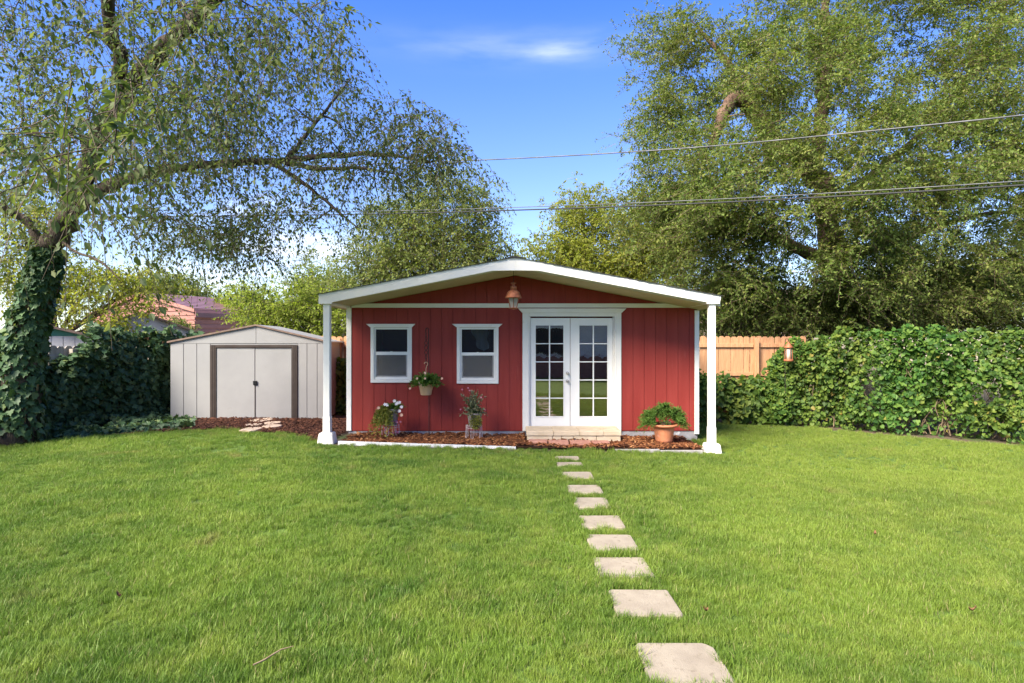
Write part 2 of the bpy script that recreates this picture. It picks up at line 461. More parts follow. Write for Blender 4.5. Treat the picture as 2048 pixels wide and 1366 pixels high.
MAT['sage'] = leafmat('sage_green', [(0, (.10, .13, .07)), (.5, (.16, .19, .10)), (1, (.26, .22, .14))], trans=.3)
MAT['petalwhite'] = leafmat('white_petal', [(0, (.72, .70, .70)), (1, (.82, .80, .80))], trans=.3, tint=(1, 1, 1))
MAT['petalpink'] = leafmat('pink_petal', [(0, (.45, .10, .18)), (1, (.62, .30, .34))], trans=.3, tint=(1, .9, .9))
MAT['petalpeach'] = leafmat('peach_petal', [(0, (.70, .38, .24)), (1, (.78, .55, .40))], trans=.3, tint=(1, .9, .9))
MAT['mulch'] = leafmat('bark_chip', [(0, (.06, .022, .011)), (.4, (.13, .045, .018)), (.8, (.22, .085, .032)), (1, (.40, .20, .085))], trans=0.0, rough=.85, spec=.15)
MAT['mulchdark'] = leafmat('old_bark_chip', [(0, (.028, .012, .009)), (.5, (.058, .024, .016)), (1, (.13, .055, .032))], trans=0.0, rough=.9, spec=.15)

def grassmat():
    m, n, l, b, out = nodes('grass_blade')
    geo = n.new('ShaderNodeNewGeometry')
    def noise(sc, det=3):
        t = n.new('ShaderNodeTexNoise'); t.inputs['Scale'].default_value = sc; t.inputs['Detail'].default_value = det
        l.new(geo.outputs['Position'], t.inputs['Vector']); return t.outputs['Fac']
    def ramp(fac, a, c, pa=.35, pb=.65):
        r = n.new('ShaderNodeValToRGB'); r.color_ramp.elements[0].position = pa; r.color_ramp.elements[1].position = pb
        r.color_ramp.elements[0].color = (*a, 1); r.color_ramp.elements[1].color = (*c, 1)
        l.new(fac, r.inputs[0]); return r.outputs[0]
    def mix(f, a, c):
        x = n.new('ShaderNodeMixRGB')
        if isinstance(f, float): x.inputs['Fac'].default_value = f
        else: l.new(f, x.inputs['Fac'])
        for s, v in (('Color1', a), ('Color2', c)):
            if isinstance(v, tuple): x.inputs[s].default_value = (*v, 1)
            else: l.new(v, x.inputs[s])
        return x.outputs[0]
    big = ramp(noise(.55, 4), (.085, .172, .021), (.195, .30, .036))
    mid = ramp(noise(2.6, 3), (0, 0, 0), (1, 1, 1), .42, .7)
    c = mix(mid, big, (.235, .32, .048))
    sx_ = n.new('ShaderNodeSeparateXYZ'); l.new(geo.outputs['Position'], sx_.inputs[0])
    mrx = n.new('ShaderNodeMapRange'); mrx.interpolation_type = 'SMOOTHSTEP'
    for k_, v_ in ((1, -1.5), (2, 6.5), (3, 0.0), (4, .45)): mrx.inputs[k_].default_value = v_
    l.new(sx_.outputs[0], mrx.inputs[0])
    c = mix(mrx.outputs[0], c, (.27, .325, .055))  # yellower to the right: drier grass, plus some sunlight mixed into the colour
    dry = ramp(noise(1.7, 5), (0, 0, 0), (1, 1, 1), .63, .80)
    c = mix(dry, c, (.30, .27, .085))
    at = n.new('ShaderNodeAttribute'); at.attribute_name = 'rnd'
    oi = n.new('ShaderNodeObjectInfo')
    ad = n.new('ShaderNodeMath'); ad.operation = 'ADD'; l.new(at.outputs['Fac'], ad.inputs[0]); l.new(oi.outputs['Random'], ad.inputs[1])
    fr = n.new('ShaderNodeMath'); fr.operation = 'FRACT'; l.new(ad.outputs[0], fr.inputs[0])
    v = n.new('ShaderNodeHueSaturation')
    mr = n.new('ShaderNodeMapRange'); mr.inputs[3].default_value = .72; mr.inputs[4].default_value = 1.32
    l.new(fr.outputs[0], mr.inputs[0]); l.new(mr.outputs[0], v.inputs['Value']); l.new(c, v.inputs['Color'])
    straw = ramp(fr.outputs[0], (0, 0, 0), (1, 1, 1), .955, .965)
    c = mix(straw, v.outputs[0], (.36, .32, .14))
    l.new(c, b.inputs['Base Color']); b.inputs['Roughness'].default_value = .5; b.inputs['Specular IOR Level'].default_value = .3
    tr = n.new('ShaderNodeBsdfTranslucent'); l.new(c, tr.inputs['Color'])
    ms = n.new('ShaderNodeMixShader'); ms.inputs[0].default_value = .38
    l.new(b.outputs[0], ms.inputs[1]); l.new(tr.outputs[0], ms.inputs[2]); l.new(ms.outputs[0], out.inputs['Surface'])
    return m
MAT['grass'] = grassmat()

# ------------------------------------------------------------------ ground
FY, WY = 9.70, 10.84          # porch front and house wall
fx = lambda p: (p - 1024) / F * FY
fz = lambda p: EYE + (683 - p) / F * FY
wx = lambda p: (p - 1024) / F * WY
wz = lambda p: EYE + (683 - p) / F * WY

def ground_sheet():
    xs = np.concatenate([[-400, -60, -20], np.linspace(-9, 9, 37), [20, 60, 400]])
    ys = np.array([-300, -40, -10, 0, 5, 10, 15, 20, 40, 100, 800.0])
    X, Y = np.meshgrid(xs, ys)
    V = np.stack([X, Y, gz(X) - .03], -1).reshape(-1, 3)
    nx = len(xs)
    q = [(j * nx + i, j * nx + i + 1, (j + 1) * nx + i + 1, (j + 1) * nx + i) for j in range(len(ys) - 1) for i in range(nx - 1)]
    g = Geo(); g.add(V, np.array(q))
    tag(g.build('ground', MAT['soil']), kind='structure')
ground_sheet()

# right-hand edge of the lawn follows the foot of the vine, left edge the ivy
R_EDGE = np.array([(3.6, 13.5), (5.0, 13.35), (6.4, 12.9), (7.2, 12.0), (8.3, 11.1), (9.4, 10.35), (11.5, 9.2), (16, 7.5), (30, 2)])
L_EDGE = np.array([(-30, 4), (-12, 7.2), (-9, 8.3), (-7.7, 9.05), (-6.9, 9.9), (-6.2, 10.55), (-5.4, 10.85), (-4.6, 10.78), (-3.8, 10.6), (-3.0, 9.68)])
BED_X0, BED_X1, BED_Y0 = fx(676), fx(1405), 9.63
def back_edge(x):
    x = np.asarray(x, float)
    yl = np.interp(x, L_EDGE[:, 0], L_EDGE[:, 1])
    yr = np.interp(x, R_EDGE[:, 0], R_EDGE[:, 1])
    return np.where(x < -3.0, yl, np.where(x < BED_X1 + .02, BED_Y0, yr))

def lawn_sheet():
    st = .25
    xs = np.arange(-16, 16.01, st); ys = np.arange(-7.5, 13.8, st)
    V, q, idx = [], [], {}
    def vid(i, j):
        if (i, j) not in idx:
            idx[(i, j)] = len(V); V.append((xs[i], ys[j], float(gz(xs[i])) - .024))
        return idx[(i, j)]
    for i in range(len(xs) - 1):
        for j in range(len(ys) - 1):
            if ys[j + 1] < back_edge(xs[i] + st / 2) + .1:
                q.append((vid(i, j), vid(i + 1, j), vid(i + 1, j + 1), vid(i, j + 1)))
    g = Geo(); g.add(np.array(V), np.array(q))
    tag(g.build('lawn', MAT['lawnbase']), kind='structure')
lawn_sheet()

# ------------------------------------------------------------------ stepping stones
STONES = [(1268, 1422, 1278, .425), (1215, 1335, 1174, .40), (1184, 1287, 1110, .40), (1171, 1261, 1065, .40), (1156, 1237, 1027, .40),
          (1144, 1212, 992, .40), (1133, 1198, 967, .38), (1122, 1181, 941, .38), (1112, 1163, 922, .25), (1110, 1156, 910, .24)]
ORD = ['', 'first', 'second', 'third', 'fourth', 'fifth', 'sixth', 'seventh', 'eighth', 'ninth', 'tenth']
stone_rects = []
for i, (xa, xb, yb, dep) in enumerate(STONES):
    Yb = 1.705 * F / (yb - 683)
    xl, xr = (xa - 1024) / F * Yb, (xb - 1024) / F * Yb
    cx, cy = (xl + xr) / 2, Yb - dep / 2
    w = xr - xl
    if i == 0: dep = .43; cy = Yb - dep / 2
    z = float(gz(cx)) + .0
    pts = []
    for sx, sy in ((-1, -1), (1, -1), (1, 1), (-1, 1)):
        rc = .03
        for k in range(3):
            a = math.atan2(sy, sx) + (k - 1) * R(40)
            pts.append((cx + sx * (w / 2 - rc) + rc * math.cos(a) + random.uniform(-.004, .004), cy + sy * (dep / 2 - rc) + rc * math.sin(a) + random.uniform(-.004, .004)))
    if i == 0:   # the last stone has lost its far right corner
        pts = pts[:6] + [(xr - .004, Yb - .06), (xr - .02, Yb - .038), (xr - .042, Yb - .026), (xr - .055, Yb - .003)] + pts[9:]
    bm = bmesh.new()
    a = [bm.verts.new((p[0], p[1], z - .06)) for p in pts]; b = [bm.verts.new((p[0], p[1], z + random.uniform(-.002, .002))) for p in pts]
    bm.faces.new(a[::-1]); top = bm.faces.new(b)
    for k in range(len(pts)):
        bm.faces.new((a[k], a[(k + 1) % len(pts)], b[(k + 1) % len(pts)], b[k]))
    bmesh.ops.bevel(bm, geom=list(top.edges), offset=.006, segments=1, affect='EDGES')
    bmesh.ops.recalc_face_normals(bm, faces=bm.faces)
    o = from_bm('stepping_stone', bm, MAT['paver'])
    k = len(STONES) - i
    lab = 'square tan concrete stepping stone with a chipped corner at the open end of the path' if i == 0 else \
          'square tan concrete stepping stone in the lawn, %s out from the brick row' % ORD[k]
    tag(o, lab, 'stepping stone', 'stepping stones across the lawn')
    stone_rects.append((xl, xr, cy - dep / 2, Yb))

# ------------------------------------------------------------------ grass (uncountable)
def grass():
    src = bpy.data.collections.new('grass_tufts')
    def tuft(name, nb, rad, lo, hi, w):
        r = np.sqrt(rng.random(nb)) * rad; a = rng.random(nb) * 6.283
        base = np.stack([r * np.cos(a), r * np.sin(a), np.full(nb, -.02)], -1)
        h = lo + (hi - lo) * rng.random(nb) ** 1.4
        la = rng.random(nb) * 6.283
        lean = (.15 + .85 * rng.random(nb) ** 1.2) * h
        d = np.stack([np.cos(la), np.sin(la), np.zeros(nb)], -1)
        side = np.stack([-np.sin(la + rng.normal(0, .5, nb)), np.cos(la), np.zeros(nb)], -1)
        ww = w * (.7 + .6 * rng.random(nb))
        lv = []
        for t, wf in ((0, 1), (.45, .85), (.8, .5)):
            c = base + d * (lean * t * t)[:, None] + np.array([0, 0, 1.]) * (h * (t - .18 * t * t) + .02 * t)[:, None]
            lv += [c - side * (ww * wf / 2)[:, None], c + side * (ww * wf / 2)[:, None]]
        lv.append(base + d * lean[:, None] + np.array([0, 0, 1.]) * (h * .84 + .02)[:, None])
        V = np.stack(lv, 1).reshape(-1, 3)
        off = (np.arange(nb) * 7)[:, None, None]
        q = (np.array([(0, 1, 3, 2), (2, 3, 5, 4)])[None] + off).reshape(-1, 4)
        t3 = (np.array([(4, 5, 6)])[None] + off).reshape(-1, 3)
        g = Geo(); g.add(V, q, t3)
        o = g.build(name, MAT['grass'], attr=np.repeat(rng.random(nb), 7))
        COL.objects.unlink(o); src.objects.link(o)
        return o
    for k in range(7): tuft('tuft_%d' % k, 70, .075, .028, .070, .0036)
    for k in range(2): tuft('tuft_%d' % (7 + k), 46, .06, .045, .105, .0042)
    # points
    def pts(n, y0, y1, wide=1.02, pad=1.0):
        Y = np.sqrt(rng.random(n) * (y1 ** 2 - y0 ** 2) + y0 ** 2)
        X = (rng.random(n) * 2 - 1) * (wide * Y + pad)
        return X, Y
    Xs, Ys = [], []
    for n, a, b in ((17000, 1.6, 5.0), (23000, 5.0, 8.5), (24000, 8.5, 13.6)):
        x, y = pts(n, a, b); Xs.append(x); Ys.append(y)
    # longer fringe along the stones and the edges of the beds
    X, Y = np.concatenate(Xs), np.concatenate(Ys)
    ok = Y < back_edge(X) - .02 + rng.normal(0, .03, len(X))
    for x0, x1, y0, y1 in stone_rects:
        m = .035
        ok &= ~((X > x0 - .01) & (X < x1 + .01) & (Y > y0 - .012) & (Y < y1 + .02))
    # the house stands on the ground behind the bed
    ok &= ~((X > BED_X0 - .1) & (X < BED_X1 + .02) & (Y > BED_Y0))
    for bx in (fx(654), fx(1424)):
        ok &= ~((abs(X - bx) < .17) & (abs(Y - FY - .03) < .17))
    X, Y = X[ok], Y[ok]
    n = len(X)
    def vn(x, y, s, ph):   # cheap smooth noise
        return (np.sin(x * s + ph) * np.cos(y * s * .9 + ph * 2) + np.sin((x + y) * s * .61 + ph * 3) * .7 + np.sin((x - 1.7 * y) * s * .37 + ph) * .7) / 2.4
    sc = .70 + .20 * vn(X, Y, 2.3, 1.3) + .18 * vn(X, Y, 6.1, 4.0) + rng.normal(0, .08, n)
    # taller tufts where the mower cannot reach
    near = np.zeros(n)
    for x0, x1, y0, y1 in stone_rects:
        dx = np.maximum(np.maximum(x0 - X, X - x1), 0); dy = np.maximum(np.maximum(y0 - Y, Y - y1), 0)
        near = np.maximum(near, np.exp(-((dx ** 2 + dy ** 2) / .004)))
    sc = np.clip(sc + .12 * near, .42, 1.5)
    tilt = np.stack([rng.normal(0, .13, n) + .22 * vn(X, Y, 1.1, .4), rng.normal(0, .13, n) + .25 * vn(X, Y, 1.4, 2.2), rng.random(n) * 6.283], -1)
    me = bpy.data.meshes.new('grass')
    me.vertices.add(n)
    me.vertices.foreach_set('co', np.stack([X, Y, gz(X) - .012], -1).astype(np.float32).ravel())
    a = me.attributes.new('rot', 'FLOAT_VECTOR', 'POINT'); a.data.foreach_set('vector', tilt.astype(np.float32).ravel())
    a = me.attributes.new('scl', 'FLOAT', 'POINT'); a.data.foreach_set('value', sc.astype(np.float32))
    a = me.attributes.new('pick', 'INT', 'POINT')
    pk = rng.integers(0, 7, n); pk = np.where(rng.random(n) < .10 + .25 * near, rng.integers(7, 9, n), pk)
    a.data.foreach_set('value', pk.astype(np.int32))
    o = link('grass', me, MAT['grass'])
    tag(o, 'short green lawn grass with yellowish patches', 'grass', kind='stuff')
    ng = bpy.data.node_groups.new('grass_scatter', 'GeometryNodeTree')
    ng.interface.new_socket('Geometry', in_out='INPUT', socket_type='NodeSocketGeometry')
    ng.interface.new_socket('Geometry', in_out='OUTPUT', socket_type='NodeSocketGeometry')
    N, L = ng.nodes, ng.links
    gi, go = N.new('NodeGroupInput'), N.new('NodeGroupOutput')
    ci = N.new('GeometryNodeCollectionInfo'); ci.inputs['Collection'].default_value = src
    ci.inputs['Separate Children'].default_value = True; ci.inputs['Reset Children'].default_value = True
    ip = N.new('GeometryNodeInstanceOnPoints'); ip.inputs['Pick Instance'].default_value = True
    def na(nm, ty):
        x = N.new('GeometryNodeInputNamedAttribute'); x.data_type = ty; x.inputs['Name'].default_value = nm; return x.outputs['Attribute']
    L.new(gi.outputs[0], ip.inputs['Points']); L.new(ci.outputs[0], ip.inputs['Instance'])
    L.new(na('pick', 'INT'), ip.inputs['Instance Index'])
    e2r = N.new('FunctionNodeEulerToRotation'); L.new(na('rot', 'FLOAT_VECTOR'), e2r.inputs[0]); L.new(e2r.outputs[0], ip.inputs['Rotation'])
    L.new(na('scl', 'FLOAT'), ip.inputs['Scale']); L.new(ip.outputs[0], go.inputs[0])
    md = o.modifiers.new('scatter', 'NODES'); md.node_group = ng
grass()

# ------------------------------------------------------------------ beds and mulch
def bed_z(x): return gz(x) * .55 + .03
box_bm = bmesh.new()
def bed_sheet(name, poly, zf, mat):
    bm = bmesh.new()
    vs = [bm.verts.new((x, y, zf(x))) for x, y in poly]
    f = bm.faces.new(vs)
    bmesh.ops.triangulate(bm, faces=[f])
    bm.normal_update()
    for f in bm.faces:
        if f.normal.z < 0: f.normal_flip()
    o = from_bm(name, bm, mat)
    return tag(o, kind='structure')
xs_ = np.linspace(BED_X0, BED_X1, 12)
bed_sheet('mulch_bed', [(x, BED_Y0 + .03) for x in xs_] + [(x, WY + .02) for x in xs_[::-1]], lambda x: float(bed_z(x)) - .03, MAT['bedsoil'])
bed_sheet('side_bed', [(-6.4, 10.5), (-5.4, 10.8), (-4.6, 10.7), (-3.8, 10.52), (-3.1, 9.75), (-3.05, 12.0), (-3.8, 12.6), (-7.0, 12.6)], lambda x: float(gz(x)) - .012, MAT['bedsoil'])

def chips(name, n, sampler, mat, label, smin, smax):
    P = sampler(n)
    n = len(P)
    T = (np.array([(-.5, -.16, 0), (.5, -.13, 0), (.46, .15, .0), (-.42, .17, 0), (-.4, -.1, .13), (.42, -.08, .10), (.38, .1, .12), (-.36, .12, .14)]),
         None, np.array([(4, 5, 6), (4, 6, 7), (0, 1, 5), (0, 5, 4), (1, 2, 6), (1, 6, 5), (2, 3, 7), (2, 7, 6), (3, 0, 4), (3, 4, 7)]))
    a = rng.random(n) * 6.283
    axis = np.stack([np.cos(a), np.sin(a), rng.normal(0, .22, n)], -1)
    nrm = np.stack([rng.normal(0, .3, n), rng.normal(0, .3, n), np.ones(n)], -1)
    g = Geo()
    at = leaves(g, T, P, axis, nrm, smin + (smax - smin) * rng.random(n) ** 1.6)
    return tag(g.build(name, mat, attr=at), label, 'mulch', kind='stuff')
def front_bed(n):
    x = rng.uniform(BED_X0 + .02, BED_X1 - .01, n); y = rng.uniform(BED_Y0 + .05, WY - .03, n)
    ok = ~((x > .22) & (x < 1.88) & (y > 10.2))
    x, y = x[ok], y[ok]
    return np.stack([x, y, bed_z(x) - .02 + rng.random(len(x)) * .035 + .015 * np.sin(x * 5) * np.sin(y * 6)], -1)
chips('bark_mulch', 9000, front_bed, MAT['mulch'], 'red brown bark chips filling the bed before the red house', .035, .105)
def side_bed(n):
    x = rng.uniform(-6.6, -3.0, n); y = rng.uniform(9.7, 12.5, n)
    lo = np.interp(x, L_EDGE[:, 0], L_EDGE[:, 1])
    ok = y > lo - .08 + rng.normal(0, .05, n)
    x, y = x[ok], y[ok]
    return np.stack([x, y, gz(x) - .01 + rng.random(len(x)) * .03], -1)
chips('bark_mulch', 11000, side_bed, MAT['mulchdark'], 'dark brown bark chips in front of the metal shed', .03, .085)

# white edging along the front of the bed
ed = thing('bed_edging', 'white edging strip along the mulch bed of the red house', 'edging', (fx(850), BED_Y0, 0))
segx = [fx(678), fx(760), fx(845), fx(930), fx(1032)]
for i, (a, b) in enumerate(zip(segx[:-1], segx[1:])):
    bm = bmesh.new()
    za, zb = float(gz(a)), float(gz(b))
    vs = [(a + .004, BED_Y0, za - .05), (b - .004, BED_Y0, zb - .05), (b - .004, BED_Y0, zb + .026 - .005 * i), (a + .004, BED_Y0, za + .031 - .005 * i)]
    f0 = [bm.verts.new(v) for v in vs]; f1 = [bm.verts.new((v[0], v[1] + .045, v[2])) for v in vs]
    bm.faces.new(f0); bm.faces.new(f1[::-1])
    for k in range(4): bm.faces.new((f0[(k + 1) % 4], f0[k], f1[k], f1[(k + 1) % 4]))
    from_bm('strip', bm, MAT['edging'], ed)
ed2 = thing('bed_edging', 'low grey concrete edging beside the terracotta pot bed', 'edging', (fx(1320), BED_Y0, -.05))
for a, b in ((fx(1228), fx(1318)), (fx(1318), fx(1404))):
    z = float(gz((a + b) / 2))
    box('strip', a + .004, b - .004, BED_Y0 + .005, BED_Y0 + .05, z - .06, z + .018, MAT['concrete'], ed2, .004)

# bricks in front of the step
br = thing('brick_row', 'row of flat red bricks laid in mulch before the block step', 'brick edging', (fx(1140), 9.85, -.02))
bx = fx(1057)
for i, w in enumerate((.325, .345, .36, .30)):
    z = float(bed_z(bx)) - .012
    bm = bmesh.new()
    bbox(bm, bx + .008, bx + w - .012, 9.80 + random.uniform(-.015, .015), 9.99, z - .05, z + .06 + random.uniform(-.008, .008), .006)
    bmesh.ops.rotate(bm, verts=bm.verts, cent=(bx + w / 2, 9.9, z), matrix=Matrix.Rotation(random.uniform(-.04, .04), 3, 'Z'))
    from_bm('brick', bm, MAT['brickred'], br)
    bx += w + .005

# block step
st = thing('block_step', 'tan concrete block step below the white french doors', 'step', (1.05, 10.5, 0))
sx0, sx1, sy0 = .247, 1.862, 10.20
for a, b in ((0, .29), (.29, .475), (.475, 1)) if False else ((0, .285), (.285, .56), (.56, .815), (.815, 1)):
    box('slab', sx0 + (sx1 - sx0) * a + .003, sx0 + (sx1 - sx0) * b - .003, sy0 - .012 + random.uniform(-.004, .004), WY - .03, .098, .178, MAT['block'], st, .006)
for a, b in ((0.0, .27), (.27, .37), (.37, .50), (.50, .74), (.74, 1)):
    box('block', sx0 + .01 + (sx1 - sx0 - .02) * a + .004, sx0 + .01 + (sx1 - sx0 - .02) * b - .004, sy0 + random.uniform(0, .006), sy0 + .3, -.06, .094, MAT['block'], st, .006)
box('core', sx0 + .03, sx1 - .03, sy0 + .303, WY - .04, -.06, .095, MAT['concrete'], st)

# ------------------------------------------------------------------ the red garden house
HX0, HX1 = wx(694), wx(1397)          # outer faces of the corner trim
RIDGE, SLOPE, TH = .055, .188, .172
PEAK = 2.895                           # underside of the roof at the ridge
RX0, RX1 = fx(637), fx(1443)
HB = 15.2 if False else 13.4           # rear wall
under = lambda x: PEAK - SLOPE * abs(x - RIDGE)
house = thing('garden_house', 'red garden house with white trim, french doors and gabled porch roof', 'garden house', (0.15, WY, 0.05))
BZ = wz(861)                           # bottom of siding
HDR = (wz(615.5), wz(607))
# openings in the wall: x0, x1, z0, z1
W1 = (wx(748), wx(818), wz(759), wz(654)); W2 = (wx(920), wx(991), wz(761), wz(654)); DR = (wx(1058), wx(1229), wz(860), wz(632))
OPEN = [W1, W2, DR]
wall_f = None
bm = bmesh.new()
cx = sorted({HX0 + .02, HX1 - .02, *[o[0] for o in OPEN], *[o[1] for o in OPEN]})
for a, b in zip(cx[:-1], cx[1:]):
    mid = (a + b) / 2
    sp = [(BZ - .01, 2.30)]
    for o in OPEN:
        if o[0] < mid < o[1]: sp = [(BZ - .01, o[2]), (o[3], 2.30)]
    for z0, z1 in sp:
        if z1 - z0 > .02: bbox(bm, a, b, WY, WY + .09, z0, z1)
wall_f = from_bm('front_wall', bm, MAT['groove'], house)
bprism_pts = [(HX0 + .02, 2.301), (HX1 - .02, 2.301), (HX1 - .02, under(HX1) - .004), (RIDGE, PEAK - .004), (HX0 + .02, under(HX0) - .004)]
gable = prism('gable_wall', bprism_pts, WY, WY + .09, MAT['groove'], house)
BW = .2032
def siding(x0, x1, parent_low, parent_gable):
    k = 0
    x = x0
    while x < x1 - .03:
        xe = min(x + BW, x1)
        a, b = x + .003, xe - .003
        cuts = [a, b] + [e for o in OPEN for e in o[:2] if a < e < b]
        cuts = sorted(cuts)
        for p, q in zip(cuts[:-1], cuts[1:]):
            if q - p < .012: continue
            mid = (p + q) / 2
            sp = [(BZ, HDR[0] - .001)]
            for o in OPEN:
                if o[0] < mid < o[1]: sp = [(BZ, o[2] - .002), (o[3] + .002, HDR[0] - .001)]
            for z0, z1 in sp:
                if z1 - z0 > .02:
                    box('board', p, q, WY - .011, WY, z0, z1, MAT['red'], parent_low)
        zt0, zt1 = under(a) - .006, under(b) - .006
        if max(zt0, zt1) > HDR[1] + .03:
            zb = HDR[1] + .001
            prism('board', [(a, zb), (b, zb), (b, max(zt1, zb + .002)), (a, max(zt0, zb + .002))] if not (a < RIDGE < b) else
                  [(a, zb), (b, zb), (b, zt1), (RIDGE, PEAK - .006), (a, zt0)], WY - .011, WY, MAT['red'], parent_gable)
        x = xe
siding(HX0 + .085, HX1 - .075, wall_f, gable)
box('foundation', HX0 + .02, HX1 - .02, WY + .005, WY + .10, -.10, BZ - .011, MAT['foundation'], house)
# side and rear walls
for nm, xa, sgn in (('side_wall', HX0, 1), ('side_wall', HX1, -1)):
    wl_ = box(nm, min(xa + sgn * .012, xa + sgn * .09), max(xa + sgn * .012, xa + sgn * .09), WY + .091, HB, BZ - .1, under(xa) - .004, MAT['groove'], house)
    y = WY + .1
    while y < HB - .05:
        ye = min(y + BW, HB)
        box('board', min(xa, xa + sgn * .012), max(xa, xa + sgn * .012), y + .004, ye - .004, BZ, under(xa) - .01, MAT['red'], wl_)
        y = ye
prism('rear_wall', [(HX0 + .02, BZ - .1), (HX1 - .02, BZ - .1), (HX1 - .02, under(HX1) - .004), (RIDGE, PEAK - .004), (HX0 + .02, under(HX0) - .004)], HB + .002, HB + .09, MAT['red'], house)
box('floor', HX0 + .1, HX1 - .1, WY + .1, HB, .10, .14, MAT['floorwood'], house)
# corner trim, header band
for x0, x1 in ((HX0 - .004, HX0 + .085), (HX1 - .075, HX1 + .004)):
    box('corner_trim', x0, x1, WY - .028, WY + .088, BZ - .005 if x0 < 0 else wz(868), under(x0 if x0 < 0 else x1) - .008, MAT['white'], house, .004)
hx0, hx1 = RIDGE - (PEAK - HDR[1]) / SLOPE, RIDGE + (PEAK - HDR[1]) / SLOPE
box('header_trim', HX0 + .0855, HX1 - .0755, WY - .03, WY - .001, HDR[0], HDR[1], MAT['white'], house, .003)

# windows
def window(o, head, glass_y, lower_open):
    x0, x1, z0, z1 = o
    w = bpy.data.objects.new('window', None); COL.objects.link(w); w.parent = house
    w.location = Vector(((x0 + x1) / 2, WY, z0)) - origin_of(house)
    cs = .0575
    fy0, fy1 = WY - .034, WY - .0115
    ox0, ox1, oz0 = x0 - .055, x1 + .055, z0 - .055
    zt = head[2]
    # casing around the opening
    box('casing', ox0, x0 + .005, fy0, fy1, z0 + .004, zt, MAT['white'], w, .003)
    box('casing', x1 - .005, ox1, fy0, fy1, z0 + .004, zt, MAT['white'], w, .003)
    box('casing', ox0, ox1, fy0 - .002, fy1, oz0, z0 + .003, MAT['white'], w, .003)
    prism('head_trim', [(ox0 - .002, zt + .001), (ox1 + .002, zt + .001), (head[1], head[3]), (head[0], head[3])], fy0 - .012, fy1, MAT['white'], w, .003)
    # vinyl frame
    f = .030
    box('frame', x0 + .006, x0 + f, WY - .012, WY + .05, z0 + .005, zt - .002, MAT['vinyl'], w, .002)
    box('frame', x1 - f, x1 - .006, WY - .012, WY + .05, z0 + .005, zt - .002, MAT['vinyl'], w, .002)
    box('frame', x0 + f, x1 - f, WY - .012, WY + .05, zt - .034, zt - .002, MAT['vinyl'], w, .002)
    box('sill', x0 + f, x1 - f, WY - .016, WY + .05, z0 + .005, z0 + .045, MAT['vinyl'], w, .002)
    zm = (glass_y[1] + glass_y[2]) / 2
    xi0, xi1 = x0 + f + .001, x1 - f - .001
    # meeting rail, lower sash, panes
    box('meeting_rail', xi0, xi1, WY - .004, WY + .04, glass_y[2], glass_y[1], MAT['vinyl'], w, .002)
    s = .022
    box('sash', xi0, xi0 + s, WY + .002, WY + .03, z0 + .046, glass_y[2] - .001, MAT['concrete'], w, .002)
    box('sash', xi1 - s, xi1, WY + .002, WY + .03, z0 + .046, glass_y[2] - .001, MAT['concrete'], w, .002)
    box('sash', xi0 + s, xi1 - s, WY + .002, WY + .03, z0 + .046, z0 + .046 + s, MAT['concrete'], w, .002)
    box('pane', xi0, xi1, WY + .030, WY + .034, glass_y[1] + .001, zt - .035, MAT['winglass'], w)
    box('pane', xi0 + s, xi1 - s, WY + .014, WY + .018, z0 + .047 + s, glass_y[2] - .001, MAT['winglass'], w)
    box('insect_screen', xi0 + s, xi1 - s, WY + .004, WY + .005, z0 + .047 + s, glass_y[2] - .001, MAT['screen'], w)
    box('latch', (x0 + x1) / 2 - .02, (x0 + x1) / 2 + .02, WY - .014, WY - .0045, glass_y[1] - .012, glass_y[1] + .008, MAT['vinyl'], w, .002)
    return w
window(W1, (wx(733), wx(831), wz(655), wz(648)), (0, wz(703.5), wz(710)), False)
window(W2, (wx(904), wx(1005), wz(655), wz(648)), (0, wz(705), wz(711)), True)

